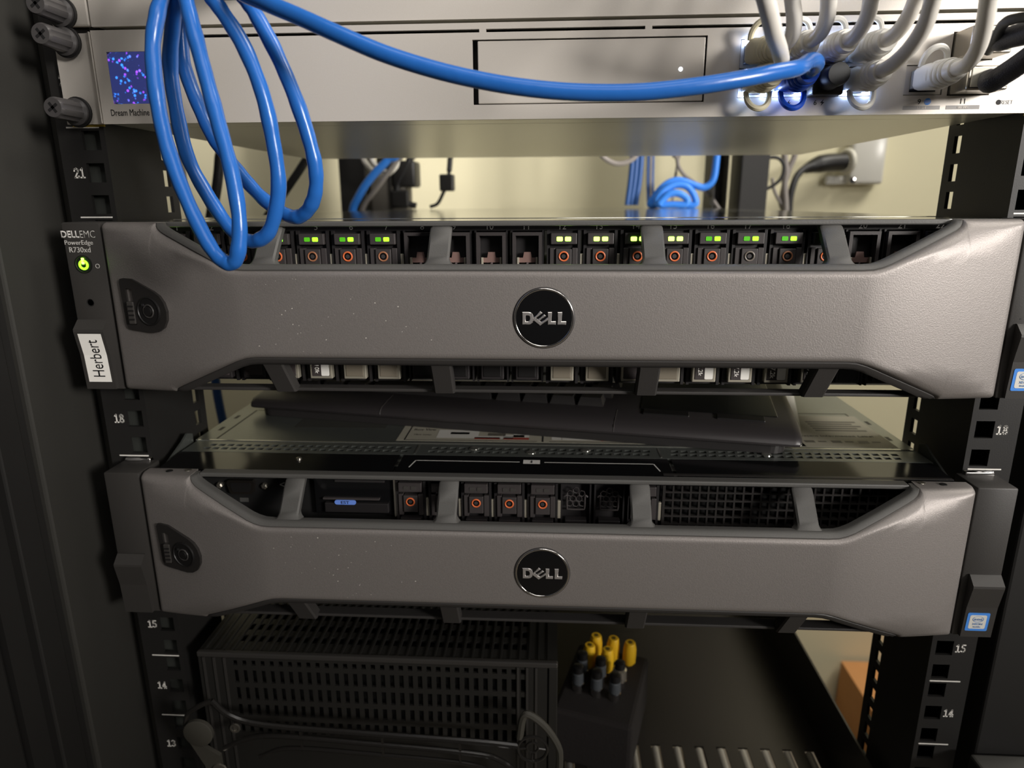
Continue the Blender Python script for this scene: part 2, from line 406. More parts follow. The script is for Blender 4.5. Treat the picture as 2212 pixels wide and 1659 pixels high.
PATHS = {
    'coil1': [(-150.1, -66.0, 444.5), (-151.6, -70.0, 433.7), (-153.5, -73.0, 421.4), (-152.8, -76.0, 403.8), (-150.4, -78.0, 386.3), (-145.2, -80.0, 368.4), (-137.6, -82.0, 350.1), (-131.8, -83.0, 341.0), (-126.2, -84.0, 338.7), (-122.6, -85.0, 343.2), (-121.1, -84.0, 356.1), (-123.1, -82.0, 374.1), (-127.1, -80.0, 391.7), (-131.0, -78.0, 408.9), (-134.8, -76.0, 425.8), (-137.9, -73.0, 437.5), (-140.2, -70.0, 444.0)],
    'coil2': [(-146.1, -62.0, 446.3), (-150.2, -60.0, 435.4), (-155.2, -58.0, 418.5), (-155.1, -58.0, 400.5), (-152.7, -58.0, 381.6), (-145.3, -59.0, 365.5), (-136.0, -62.0, 352.4), (-127.6, -66.0, 347.1), (-120.3, -69.0, 347.2), (-113.7, -71.0, 352.6), (-108.3, -73.0, 368.3), (-108.5, -74.0, 386.2), (-110.6, -75.0, 403.4), (-116.2, -75.0, 420.4), (-123.8, -74.0, 433.0), (-128.6, -72.0, 439.2), (-131.7, -70.0, 444.6)],
    'coil3': [(-148.9, -50.0, 450.5), (-154.4, -46.0, 438.8), (-155.6, -46.0, 420.7), (-151.4, -47.0, 405.0), (-146.6, -47.0, 392.0), (-140.2, -48.0, 382.1), (-133.3, -50.0, 373.6), (-123.8, -53.0, 364.3), (-114.3, -57.0, 358.4), (-106.9, -60.0, 356.3), (-100.7, -63.0, 359.0), (-95.9, -66.0, 365.6), (-94.1, -68.0, 374.7), (-95.2, -69.0, 385.4), (-99.0, -70.0, 401.2), (-105.4, -70.0, 418.4), (-112.2, -70.0, 432.3), (-116.0, -69.0, 438.1), (-119.5, -68.0, 444.1)],
    'cross': [(-126.1, -70.0, 445.3), (-114.1, -80.0, 438.6), (-101.7, -88.0, 432.3), (-88.8, -92.0, 426.7), (-74.9, -95.0, 420.4), (-58.5, -96.0, 413.5), (-42.2, -96.0, 408.3), (-25.8, -96.0, 404.3), (-7.8, -96.0, 401.2), (11.9, -95.0, 399.5), (33.1, -94.0, 399.4), (52.8, -92.0, 401.3), (69.8, -88.0, 404.1), (84.3, -82.0, 407.3), (93.9, -75.0, 409.8), (100.7, -66.0, 411.8)],
    'wp1': [(99.7, -34.0, 424.4), (99.0, -48.0, 426.7), (96.0, -58.0, 430.3), (92.2, -66.0, 434.8), (87.6, -76.0, 441.3)],
    'wp2': [(97.6, -28.0, 414.5), (95.1, -50.0, 415.2), (86.4, -75.0, 415.6), (79.6, -90.0, 417.9), (75.1, -98.0, 422.7), (71.7, -102.0, 427.9), (67.3, -106.0, 434.3)],
    'wp3': [(111.4, -30.0, 427.3), (111.3, -44.0, 427.9), (109.0, -56.0, 430.5), (105.5, -66.0, 434.5), (100.6, -76.0, 441.0)],
    'wp5': [(127.4, -30.0, 427.4), (127.0, -42.0, 428.0), (125.0, -54.0, 430.7), (121.8, -64.0, 434.7), (117.9, -74.0, 441.2)],
    'wp7': [(143.1, -30.0, 427.2), (142.6, -42.0, 428.1), (141.4, -52.0, 430.9), (139.9, -60.0, 435.4), (138.2, -68.0, 442.5)],
    'wp8': [(142.8, -30.0, 415.2), (141.9, -44.0, 416.0), (141.9, -56.0, 419.3), (141.4, -66.0, 424.4), (139.2, -74.0, 430.3), (135.8, -82.0, 438.5)],
    'wp9': [(173.5, -30.0, 415.5), (171.2, -44.0, 415.5), (166.6, -58.0, 418.5), (162.1, -68.0, 423.6), (157.8, -76.0, 429.4), (152.6, -84.0, 437.5)],
    'dac10': [(190.4, -24.0, 426.5), (189.1, -34.0, 426.2), (188.8, -42.0, 425.9), (190.0, -54.0, 425.3), (191.7, -66.0, 426.7)],
    'dac10b': [(189.9, -24.0, 424.0), (185.2, -36.0, 426.1), (180.5, -48.0, 429.1), (180.2, -56.0, 429.2), (184.2, -62.0, 428.1), (188.4, -70.0, 428.8)],
    'dac11': [(187.7, -22.0, 409.5), (188.4, -32.0, 410.2), (188.8, -40.0, 412.1), (188.9, -48.0, 414.2), (190.4, -58.0, 418.1), (194.2, -66.0, 421.9)],
    'rbluecoil': [(219.1, 600.0, 441.1), (218.4, 600.0, 418.1), (217.0, 600.0, 394.8), (212.3, 600.0, 384.3), (202.9, 600.0, 380.2), (188.6, 600.0, 384.4), (173.1, 600.0, 389.3), (159.8, 600.0, 387.6), (148.1, 600.0, 379.3), (138.9, 600.0, 366.9), (134.6, 600.0, 352.5), (147.3, 595.0, 342.8), (174.3, 592.0, 344.0), (191.7, 590.0, 352.3), (190.7, 590.0, 368.3), (180.9, 590.0, 380.7), (165.7, 590.0, 383.2), (150.6, 588.0, 376.2), (141.8, 586.0, 364.4), (144.6, 584.0, 350.8), (160.3, 582.0, 346.6), (177.6, 580.0, 353.6), (179.3, 580.0, 365.4), (168.1, 580.0, 372.4), (155.6, 580.0, 371.3), (145.9, 580.0, 362.0), (143.9, 580.0, 352.6)],
    'rbluehang0': [(110.9, 620.0, 443.9), (110.8, 620.0, 417.3), (109.3, 620.0, 390.3), (106.6, 620.0, 362.9), (106.4, 620.0, 335.0)],
    'rbluehang1': [(116.5, 620.0, 443.8), (116.4, 620.0, 417.2), (115.0, 620.0, 390.2), (111.7, 620.0, 362.8), (111.5, 620.0, 335.0)],
    'rbluehang2': [(122.6, 620.0, 443.8), (122.6, 620.0, 417.2), (121.2, 620.0, 390.2), (118.0, 620.0, 362.8), (117.9, 620.0, 335.0)],
    'rthin0': [(133.3, 640.0, 445.4), (134.5, 640.0, 418.2), (135.1, 640.0, 390.7), (137.1, 640.0, 362.7), (138.4, 640.0, 334.4)],
    'rthin1': [(137.0, 640.0, 445.4), (138.3, 640.0, 418.2), (139.0, 640.0, 390.7), (140.9, 640.0, 362.7), (142.3, 640.0, 334.3)],
    'rthin2': [(140.2, 640.0, 445.3), (141.5, 640.0, 418.2), (142.1, 640.0, 390.7), (144.1, 640.0, 362.7), (145.5, 640.0, 334.3)],
    'rblackloop': [(60.6, 560.0, 425.4), (68.4, 560.0, 416.4), (80.3, 560.0, 410.1), (92.0, 560.0, 409.5), (103.5, 560.0, 413.9), (113.0, 560.0, 423.3)],
    'rblackhang': [(169.5, 660.0, 440.6), (177.0, 660.0, 420.9), (180.2, 660.0, 409.7), (188.6, 660.0, 398.5), (200.7, 660.0, 389.6), (223.8, 660.0, 371.8), (245.1, 660.0, 346.3)],
    'rblackhang2': [(182.7, 670.0, 441.3), (180.7, 670.0, 419.6), (178.6, 670.0, 400.8), (175.9, 670.0, 378.6), (176.3, 670.0, 346.4)],
    'rsideloop': [(277.0, 700.0, 403.2), (297.2, 700.0, 414.6), (315.0, 700.0, 422.8), (329.5, 700.0, 422.0), (337.7, 700.0, 411.7), (336.0, 700.0, 395.0), (323.8, 700.0, 383.5), (305.9, 700.0, 375.7), (279.9, 700.0, 366.7)],
    'rcordA': [(347.4, 740.0, 451.8), (350.6, 740.0, 425.5), (354.6, 740.0, 405.6), (354.4, 740.0, 385.5), (358.4, 740.0, 358.4), (361.8, 740.0, 330.9)],
    'rcordB': [(368.0, 745.0, 452.0), (366.9, 745.0, 429.0), (361.1, 745.0, 411.1), (356.8, 745.0, 392.4), (353.9, 745.0, 372.0), (353.8, 745.0, 358.4), (364.1, 745.0, 337.7)],
    'rcordC': [(335.5, 742.0, 395.8), (339.8, 742.0, 378.9), (348.2, 742.0, 363.9), (357.0, 742.0, 351.5), (363.8, 742.0, 330.8)],
    'rplugcord': [(379.2, 780.0, 329.7), (377.5, 780.0, 361.7), (380.4, 782.0, 382.8), (387.8, 788.0, 400.4), (400.5, 795.0, 411.8), (417.4, 800.0, 417.5)],
    'rlblue': [(-194.3, 560.0, 436.2), (-209.8, 560.0, 416.5), (-226.5, 560.0, 401.1), (-242.2, 560.0, 383.9), (-253.1, 560.0, 367.6), (-259.5, 560.0, 355.8), (-262.5, 560.0, 337.9)],
    'rlwhite1': [(-255.9, 600.0, 439.9), (-252.1, 600.0, 419.2), (-245.1, 600.0, 408.9), (-236.6, 600.0, 401.7), (-224.0, 600.0, 399.2), (-212.2, 600.0, 406.3), (-206.6, 600.0, 415.8), (-207.0, 600.0, 433.6)],
    'rlwhite2': [(-239.4, 590.0, 439.0), (-238.1, 590.0, 418.5), (-231.2, 590.0, 408.4), (-217.6, 590.0, 402.3), (-208.5, 590.0, 408.2), (-210.4, 590.0, 421.2), (-209.5, 590.0, 438.7)],
    'rlgrey': [(-192.5, 580.0, 437.8), (-203.4, 580.0, 415.8), (-220.7, 580.0, 394.3), (-238.2, 580.0, 373.6), (-250.4, 580.0, 358.6), (-258.1, 580.0, 337.4)],
    'rldark1': [(-193.3, 640.0, 442.5), (-198.1, 640.0, 421.0), (-205.4, 640.0, 405.5), (-214.1, 640.0, 389.9), (-217.2, 640.0, 380.5), (-211.1, 640.0, 369.0), (-202.1, 640.0, 361.3), (-190.9, 640.0, 342.0)],
    'rldark2': [(-185.9, 650.0, 430.8), (-203.0, 650.0, 417.3), (-216.1, 650.0, 393.4), (-232.1, 650.0, 371.1), (-243.4, 650.0, 348.5)],
    'rlblock': [(-134.2, 600.0, 438.8), (-134.7, 600.0, 418.2), (-136.5, 600.0, 402.1), (-139.4, 600.0, 388.4), (-146.2, 600.0, 373.3), (-153.6, 600.0, 361.1), (-164.0, 600.0, 339.6)],
    'rlcord1': [(-319.7, 330.0, 431.9), (-323.9, 330.0, 404.1), (-328.1, 330.0, 384.5), (-333.1, 330.0, 366.9), (-342.1, 330.0, 339.9), (-388.4, 330.0, 159.6), (-330.0, 330.0, -200.0), (-330.0, 330.0, -639.0)],
    'rlcord2': [(-252.4, 420.0, 425.6), (-268.3, 420.0, 408.9), (-281.2, 420.0, 392.8), (-294.2, 420.0, 377.1), (-310.9, 420.0, 357.1), (-329.0, 420.0, 336.8)],
    'rlblue2': [(-339.1, 300.0, 198.3), (-339.1, 300.0, 178.7), (-338.2, 300.0, 161.4), (-335.9, 300.0, 138.8), (-330.9, 300.0, 113.2), (-262.0, 330.0, -100.0), (-262.0, 340.0, -639.0)],
    'rlwhite3': [(-292.3, 200.0, 401.6), (-293.5, 200.0, 384.0), (-293.2, 200.0, 366.0), (-291.7, 200.0, 347.8)],
}

# ================================================================ the room
bm = new(); box(bm, -2200, 2200, 850, 900, -640, 1900)
structure(obj('wall_back', bm, WALL))
bm = new(); box(bm, -2200, 2200, -1800, 900, -690, -640)
structure(obj('floor', bm, FLOOR))

# ================================================================ the rack
U = 44.45
def zb(n): return (n - 13) * U
rack = thing('server_rack', 'black open-sided equipment rack with numbered mounting rails holding all the units', 'rack', (0, 300, -640))
HZ = [zb(n) + k for n in range(10, 28) for k in (6.35, 22.225, 38.1)]
STROKES = {'0': [[(.2, .5), (.3, .92), (.6, 1), (.82, .8), (.82, .2), (.6, 0), (.3, .08), (.2, .5)]],
    '1': [[(.25, .82), (.55, 1), (.55, 0)], [(.2, 0), (.9, 0)]],
    '2': [[(.15, .72), (.2, .92), (.5, 1), (.8, .85), (.78, .62), (.15, 0), (.88, 0), (.88, .15)]],
    '3': [[(.15, .88), (.45, 1), (.8, .86), (.75, .6), (.45, .52), (.8, .42), (.84, .15), (.45, 0), (.12, .12)]],
    '4': [[(.9, .28), (.1, .28), (.66, 1), (.66, 0)], [(.45, 0), (.9, 0)]],
    '5': [[(.85, 1), (.25, 1), (.2, .55), (.55, .62), (.85, .42), (.8, .12), (.45, 0), (.12, .12)]],
    '6': [[(.8, .9), (.5, 1), (.2, .65), (.2, .2), (.5, 0), (.84, .2), (.8, .5), (.5, .6), (.22, .4)]],
    '7': [[(.12, .85), (.12, 1), (.88, 1), (.4, 0)]],
    '8': [[(.5, .54), (.2, .7), (.25, .94), (.5, 1), (.78, .92), (.8, .7), (.5, .54), (.16, .32), (.2, .06), (.5, 0), (.84, .08), (.86, .34), (.5, .54)]],
    '9': [[(.78, .6), (.5, .42), (.2, .6), (.2, .85), (.5, 1), (.82, .85), (.8, .35), (.5, 0), (.2, .1)]]}
def digits_bm(s, cx, y, cz, h=4.5, w=3.1, th=0.72):
    bm = new(); x0 = cx - len(s) * w / 2
    for i, ch in enumerate(s):
        for line in STROKES[ch]:
            P = [Vector((x0 + i * w + px * w * 0.92, cz - h / 2 + pz * h)) for px, pz in line]
            for a, b in zip(P, P[1:]):
                d = (b - a).normalized(); n = Vector((-d.y, d.x)) * th / 2; e = d * th * 0.42
                q = [a - e + n, a - e - n, b + e - n, b + e + n]
                f = [bm.verts.new((p.x, y - 0.12, p.y)) for p in q]; g = [bm.verts.new((p.x, y + 0.02, p.y)) for p in q]
                bm.faces.new(f); bm.faces.new(g[::-1])
                for k in range(4): bm.faces.new((f[k], f[(k + 1) % 4], g[(k + 1) % 4], g[k]))
    return bm
def rail(side, y0, d, numbers):
    bm = new()
    f0, f1 = (225.0, 250.0)
    xs = (f0, f1) if side > 0 else (-f1, -f0)
    c = 232.55 * side
    zlo, zhi = zb(10), zb(28)
    perf(bm, xs[0], xs[1], zlo, zhi, y0, y0 + 2 * d, [(c - 4.75, c + 4.75, z - 4.75, z + 4.75) for z in HZ])
    a, b = sorted((225.0 * side, 227.0 * side))
    ya, yb = sorted((y0 + 2 * d, y0 + 64 * d)); ha, hb = sorted((y0 + 50 * d, y0 + 57 * d))
    slots = [(ha, hb, 386.9 + 14.82 * k, 386.9 + 14.82 * k + 9.2) for k in range(-30, 17)]
    perf(bm, ya, yb, zlo, zhi, a, b, slots, PYZ)
    r = obj('mounting_rail', bm, RACKBLK, rack)
    # outer return of the rail
    bm = new(); a, b = sorted((250.0 * side, 248.0 * side)); ya, yb = sorted((y0 + 2 * d, y0 + 40 * d))
    box(bm, a, b, ya, yb, zlo, zhi); obj('rail_return', bm, RACKBLK, r)
    if numbers:
        for n in range(13, 23):
            obj('unit_number', digits_bm(str(n), 241.6 * side, y0, zb(n) + 22.2), PAINT, r)
            bm = new(); a, b = sorted((227.5 * side, 244.8 * side))
            box(bm, a, b, y0 - 0.15, y0, zb(n) - 0.45, zb(n) + 0.25); obj('unit_line', bm, PAINT, r)
    return r
rail(-1, 0, 1, True); rail(1, 0, 1, True)
rail(-1, 700, -1, False); rail(1, 700, -1, False)
# rail web behind the flanges; left one set forward so its holes look lit
for s in (-1, 1):
    bm = new(); a, b = sorted((227.0 * s, 248.0 * s)); w0 = 5.5 if s < 0 else 38
    box(bm, a, b, w0, w0 + 1.5, zb(10), zb(28)); obj('rail_web', bm, mat('rail_web_grey', rgb(50, 52, 49), 0.6), rack)
# front corner posts
bm = new()
box(bm, -300, -262, -38, 14, -640, 700, 1.5); box(bm, -300, -256, 14, 70, -640, 700)
obj('corner_post', bm, POST, rack)
bm = new(); box(bm, -300, -265.5, -45, -38, -640, 700); obj('post_groove', bm, POSTBLK, rack)
bm = new(); box(bm, -300, -262.5, -61, -45, -640, 700, 1.2); box(bm, -300, -268, -74, -61, -640, 700); obj('hinge_strip', bm, POSTBLK, rack)
bm = new(); box(bm, 258, 300, -4, 70, -640, 700, 1.5); obj('corner_post', bm, POSTBLK, rack)  # same post as the left; its unlit look is put into the colour
for s in (-1, 1):
    bm = new(); box(bm, *sorted((262.0 * s, 300.0 * s)), 640, 700, -640, 700, 1.5); obj('rear_post', bm, RACKBLK, rack)
    bm = new(); box(bm, *sorted((250.0 * s, 300.0 * s)), 60, 640, -640, -600, 1.5); obj('base_rail', bm, RACKBLK, rack)
for ya, yb in ((14, 40), (660, 700)):
    bm = new(); box(bm, -300, 300, ya, yb, 700, 730, 1.5); obj('top_beam', bm, RACKBLK, rack)
for s in (-1, 1):
    bm = new(); box(bm, *sorted((262.0 * s, 300.0 * s)), 40, 660, 700, 730, 1.5); obj('top_beam', bm, RACKBLK, rack)
# swung-open door edge at the far left
bm = new(); box(bm, -286, -270, -330, -75, -600, 700, 2.0)
obj('door', bm, POSTBLK, rack)
# latch block on the right post
bm = new(); box(bm, 254, 292, -40, -6, 18, 44, 1.5); obj('latch_block', bm, POST, rack)

# ================================================================ thumb screws
def thumb_screw(z, x, label):
    t = thing('rack_screw', label, 'screw', (x, -6, z), 'black thumb screws in the left rack ears')
    bm = new(); seg = 12; prof = [(1.2, 6.2), (2.6, 6.4), (3.4, 5.2), (16.5, 5.0), (17.4, 4.8), (18.2, 4.3)]
    A = []
    for tt, r in prof:
        row = []
        for k in range(48):
            a = 2 * math.pi * k / 48
            rr = r * (1 - (0.10 if 3 < tt < 17.6 and (k % 8) in (0, 1, 2) else 0))
            row.append(bm.verts.new((x + rr * math.cos(a), -6 - tt, z + rr * math.sin(a))))
        A.append(row)
    for a, b in zip(A, A[1:]):
        for k in range(48): bm.faces.new((a[k], a[(k + 1) % 48], b[(k + 1) % 48], b[k]))
    bm.faces.new(A[0]); bm.faces.new(A[-1][::-1])
    obj('knurled_head', bm, mat('screw_black_plastic', rgb(64, 62, 62), 0.4), t, True)
    bm = new()
    for r in (35, 125):
        d = Vector((math.cos(math.radians(r)), 0, math.sin(math.radians(r)))) * 2.7; e = Vector((-d.z, 0, d.x)) * 0.24
        c = Vector((x, -24.3, z))
        q = [c + d + e, c + d - e, c - d - e, c - d + e]
        a = [bm.verts.new(p) for p in q]; b = [bm.verts.new(p + Vector((0, 0.6, 0))) for p in q]
        bm.faces.new(a); bm.faces.new(b[::-1])
        for i in range(4): bm.faces.new((a[i], a[(i + 1) % 4], b[(i + 1) % 4], b[i]))
    obj('cross_recess', bm, SLOT, t)
    bm = new(); lathe(bm, (x, -6, z), (0, -1, 0), [(0, 7.2), (1.0, 7.2), (1.3, 6.6)], 28); obj('washer', bm, BLK, t, True)
    bm = new(); lathe(bm, (x, -6, z), (0, 1, 0), [(0, 2.8), (18, 2.8)], 14); obj('threaded_shank', bm, NICKEL, t, True)
thumb_screw(zb(22) + 38.1, -233.0, 'black thumb screw at the top corner of the silver gateway ear')
thumb_screw(zb(22) + 6.35, -233.0, 'black thumb screw at the bottom corner of the silver gateway ear')
thumb_screw(zb(23) + 6.35, -233.0, 'topmost black thumb screw, cut by the upper frame edge, on the upper switch ear')

# ================================================================ rack switch above (only its lower edge shows)
sw = thing('network_switch', 'silver rack switch at the very top, only its lower edge in view', 'switch', (0, 140, zb(23)))
bm = new()
PX = [-150 + 15.6 * k for k in range(23)]
perf(bm, -221, 221, zb(23) + 0.8, zb(24) - 0.6, -4.0, -2.0, [(x - 6.6, x + 6.6, 455.5, 467.5) for x in PX] + [(x - 6.6, x + 6.6, 470.0, 482.0) for x in PX])
obj('front_panel', bm, SILVER, sw)
bm = new(); box(bm, -219.5, 219.5, 8, 285, zb(23) + 1.2, zb(24) - 0.8, 1.0); obj('body', bm, SILVERD, sw)
bm = new(); box(bm, -219.5, 219.5, -1.9, 7.9, zb(23) + 1.2, zb(23) + 3.0); obj('lower_lip', bm, SILVERD, sw)
bm = new(); box(bm, -241.5, -222.2, -3.2, -0.6, zb(23) + 1.2, zb(24) - 0.8, 1.0); obj('ear', bm, SILVER, sw)
bm = new(); box(bm, 222.2, 241.5, -3.2, -0.6, zb(23) + 1.2, zb(24) - 0.8, 1.0); obj('ear', bm, SILVER, sw)
bm = new(); box(bm, -219.0, 219.0, 4.0, 6.0, zb(23) + 3.2, zb(24) - 1.0); obj('port_backing', bm, SLOT, sw)

# ================================================================ silver gateway
gw = thing('network_gateway', 'silver rack gateway with a blue status screen, drive bay and network ports', 'network gateway', (0, 140, zb(22)))
Z0, Z1, YF = zb(22) + 0.7, zb(22) + 43.2, -6.0
PORTX = [96.5, 112.0, 127.5, 143.0]
holes = [(-35.4, 73.9, 407.4, 436.0), (89.2, 151.2, 408.8, 434.3), (165.0, 182.2, 409.0, 422.0), (184.6, 203.4, 408.6, 419.4), (183.8, 202.4, 423.4, 435.6), (-214.2, -190.0, 410.0, 433.6)]
SEG = [(-182.0, -108.2), (-105.0, -32.0), (-28.8, 45.1), (48.3, 122.2), (125.4, 199.2)]
holes += [(a, b, 439.1, 440.5) for a, b in SEG]
bm = new(); perf(bm, -220.8, 220.8, Z0, Z1, YF, YF + 2.0, holes); obj('front_panel', bm, SILVER, gw)
bm = new(); box(bm, -219.8, 219.8, 16, 285, Z0 + 0.4, Z1 - 0.3, 1.0); box(bm, -219.8, 219.8, -3.9, 16, Z0 + 0.4, Z0 + 1.6); box(bm, -219.8, 219.8, -3.9, 16, Z1 - 1.4, Z1 - 0.3)
obj('body', bm, SILVERD, gw)
bm = new(); box(bm, -219.0, 219.0, 9, 12, Z0 + 2, Z1 - 2); obj('inner_backing', bm, SLOT, gw)
for s in (-1, 1):
    # folded ear: flat flange with a rounded return into the face
    bm = new(); prof = [(241.5, -3.4), (226.0, -3.4), (224.2, -3.8), (222.9, -4.9), (222.2, -6.2), (221.4, -6.6), (221.4, -1.0), (241.5, -1.0)]
    a = [bm.verts.new((x * s, y, Z0 + 0.3)) for x, y in prof]; b = [bm.verts.new((x * s, y, Z1 - 0.6)) for x, y in prof]
    bm.faces.new(a); bm.faces.new(b[::-1])
    for i in range(len(prof)):
        j = (i + 1) % len(prof); bm.faces.new((a[i], b[i], b[j], a[j]))
    obj('ear', bm, SILVER, gw, True)
    bm = new(); box(bm, *sorted((224.0 * s, 240.5 * s)), -1.0, -0.05, Z0 - 0.6, Z1 - 0.2); obj('yellow_shim', bm, BRASS, gw)
bm = new(); loops_prism(bm, [rrect(-214.0, -190.2, 410.2, 433.4, 2.0)], YF - 0.05, YF + 1.2); obj('status_screen', bm, SCREEN, gw)
text('model_lettering', 'Dream Machine', 3.0, (-206.4, YF - 0.02, 406.0), INK, gw, w=19.6)
text('model_lettering', 'SE', 3.0, (-193.4, YF - 0.02, 406.1), INKG, gw, w=4.2)
# drive bay tray
bm = new(); box(bm, -33.0, 73.3, YF + 0.6, YF + 3.0, 407.9, 435.5, 0.4); tr = obj('drive_tray', bm, SILVER, gw)
bm = new(); lathe(bm, (62.4, YF + 0.7, 421.9), (0, -1, 0), [(0, 1.0), (0.25, 0.9)], 16); obj('tray_led', bm, LEDWS, tr)
bm = new(); box(bm, -35.3, 73.8, YF + 5, YF + 8, 407, 436); obj('bay_backing', bm, SLOT, gw)
# port block
def jack(cx, z0, z1, tab, w=14.6):
    bm = new(); nx = 2.2
    zt = (z1 - 0.7, z1) if tab > 0 else (z0, z0 + 0.7)
    hole = [(cx - 5.9, cx + 5.9, z0 + (2.6 if tab < 0 else 1.2), z1 - (2.6 if tab > 0 else 1.2))]
    hole.append((cx - 3.0, cx + 3.0, z1 - 2.6, z1 - 1.0) if tab > 0 else (cx - 3.0, cx + 3.0, z0 + 1.0, z0 + 2.6))
    perf(bm, cx - w / 2, cx + w / 2, z0, z1, YF + 0.7, YF + 9, hole)
    j = obj('network_jack', bm, mat('jack_shield', rgb(188, 184, 180), 0.35, 0.5), gw)
    bm = new(); box(bm, cx - w / 2, cx + w / 2, YF + 9, YF + 10.5, z0, z1); obj('jack_rear', bm, SLOT, j)
    return j
for i, x in enumerate(PORTX):
    for tab in (1, -1):
        z0, z1 = (421.9, 433.9) if tab > 0 else (409.2, 421.3)
        j = jack(x + 0.4, z0, z1, tab)
        if i != 2 or tab > 0:
            for dx in ((-4.6, 4.6)):
                zz = 434.9 if tab > 0 else 408.9
                bm = new(); zc = z1 - 0.9 if tab > 0 else z0 + 0.9
                box(bm, x + 0.4 + dx - 1.4, x + 0.4 + dx + 1.4, YF - 1.3, YF + 0.75, zc - 0.75, zc + 0.75, 0.2); obj('port_led', bm, LEDW, j)
jack(173.6, 409.3, 421.7, 1, 16.6)
for n, x in (('2', 95.0), ('4', 110.0), ('6', 125.4)):
    text('port_number', n, 2.2, (x, YF - 0.02, 406.4), INK, gw)
    if n != '2':
        bm = new(); bx_ = x + 3.2
        loops_prism(bm, [[(bx_ + 0.6, 407.9), (bx_ - 1.0, 406.2), (bx_ - 0.1, 406.2), (bx_ - 0.6, 404.9), (bx_ + 1.0, 406.6), (bx_ + 0.1, 406.6)]], YF - 0.12, YF - 0.01); obj('power_bolt', bm, INK, gw)
text('port_number', '9', 2.3, (172.6, YF - 0.02, 406.2), INK, gw)
text('port_number', '11', 2.3, (192.2, YF - 0.02, 406.2), INK, gw)
bm = new(); loops_prism(bm, [disc(176.4, 406.2, 1.5, 20)], YF - 0.12, YF - 0.01); g = obj('globe_mark', bm, STICKB, gw)
for dz in (-0.55, 0.0, 0.55):
    bm = new(); box(bm, 175.1, 177.7, YF - 0.16, YF - 0.12, 406.2 + dz - 0.07, 406.2 + dz + 0.07); obj('globe_line', bm, SILVER, g)
bm = new(); lathe(bm, (208.2, YF + 0.3, 405.5), (0, -1, 0), [(0, 1.15), (0.36, 1.15), (0.36, 0)], 20); obj('reset_hole', bm, SLOT, gw)
text('port_caption', 'RESET', 1.7, (211.9, YF - 0.02, 405.5), INKG, gw, w=5.4)
for a, b, s_ in ((165.6, 182.3, '2.5 GbE'), (185.0, 200.0, '10G SFP+')):
    bm = new(); box(bm, a, b, YF - 0.1, YF, 402.7, 404.4); c = obj('speed_tag', bm, INKG, gw)
    text('speed_lettering', s_, 0.9, ((a + b) / 2, YF - 0.12, 403.55), SILVER, c)

# ================================================================ patch cables plugged into the gateway
USED_PORTS = set()
def to_switch(p):
    """carry a cord on, above the picture, into the nearest free port of the switch"""
    e = p[-1]
    x, z = min(((x, z) for x in PX for z in (461.5, 476.0) if (x, z) not in USED_PORTS), key=lambda q: abs(q[0] - e[0]) + (0 if q[1] > 470 else 4))
    USED_PORTS.add((x, z))
    return list(p) + [(e[0] * 0.7 + x * 0.3, e[1] + 8, e[2] + 14), (x, -42, z + 6), (x, -18, z), (x, -2.5, z)]
def rj45(name, cx, cz, tab, path, label, jacket, bootm, group, rad=3.0, blue=False):
    t = thing(name, label, 'cable', (cx, YF, cz), group)
    bm = new(); box(bm, cx - 5.75, cx + 5.75, -13.0, 2.0, cz - 3.9, cz + 3.9, 0.4); p = obj('plug', bm, CLEAR, t)
    bm = new(); z = cz + 4.6 * tab; box(bm, cx - 2.6, cx + 2.6, -13.5, -1.0, min(z, z - 0.9 * tab), max(z, z - 0.9 * tab), 0.2); obj('latch', bm, CLEAR, p)
    # boot: rectangular at the plug, round at the cable, with ribs
    bm = new(); e = Vector(path[0]); rows = []
    steps = [(-9.0, 6.4, 5.0, 0.0), (-14.0, 6.6, 5.4, 0.05), (-17.0, 6.3, 5.4, 0.25), (-20.0, 5.7, 5.2, 0.5), (-24.0, 5.2, 5.0, 0.8), (-29.0, 4.7, 4.6, 1.0), (-33.0, 4.3, 4.3, 1.0)]
    for (y, a, b, rd) in steps:
        f = max(0.0, (-y - 14.0)) / 20.0
        ox, oz = (e.x - cx) * f, (e.z - cz) * f
        row = []
        for k in range(24):
            th = 2 * math.pi * k / 24; c_, s_ = math.cos(th), math.sin(th)
            sq = 1.0 / max(abs(c_), abs(s_)); m_ = min(sq, 1.22) * (1 - rd) + rd
            row.append(bm.verts.new((cx + ox + a * c_ * m_, y, cz + oz + b * s_ * m_)))
        rows.append(row)
    for a, b in zip(rows, rows[1:]):
        for k in range(24): bm.faces.new((a[k], a[(k + 1) % 24], b[(k + 1) % 24], b[k]))
    bm.faces.new(rows[0]); bm.faces.new(rows[-1][::-1])
    bo = obj('boot', bm, bootm, t, True)
    for y in (-19.0, -22.0, -25.0, -28.0):
        f = max(0.0, (-y - 14.0)) / 20.0
        bm = new(); ring(bm, (cx + (e.x - cx) * f, y, cz + (e.z - cz) * f), (0, 1, 0), 5.5 - (-y - 19) * 0.085, 0.75, 24, 6); obj('boot_rib', bm, bootm, bo, True)
    # latch hood: a curved strap arching over the latch
    bm = new(); hood = []
    for k in range(13):
        a = math.pi * k / 12
        hood.append((cx - 5.3 * math.cos(a), -12.0 - 3.6 * math.sin(a), cz + tab * (4.6 + 7.6 * math.sin(a) ** 0.8)))
    tube(bm, hood, 1.35, 8, 3); obj('latch_hood', bm, bootm, bo, True)
    bm = new(); fp = [(cx + (e.x - cx) * 0.8, -30.0, cz + (e.z - cz) * 0.8)] + [tuple(e + (Vector(path[1]) - e) * 0.25)] + [tuple(v) for v in path[1:]]
    tube(bm, fp, rad, 14, 8); obj('cord', bm, jacket, t, True)
    return t
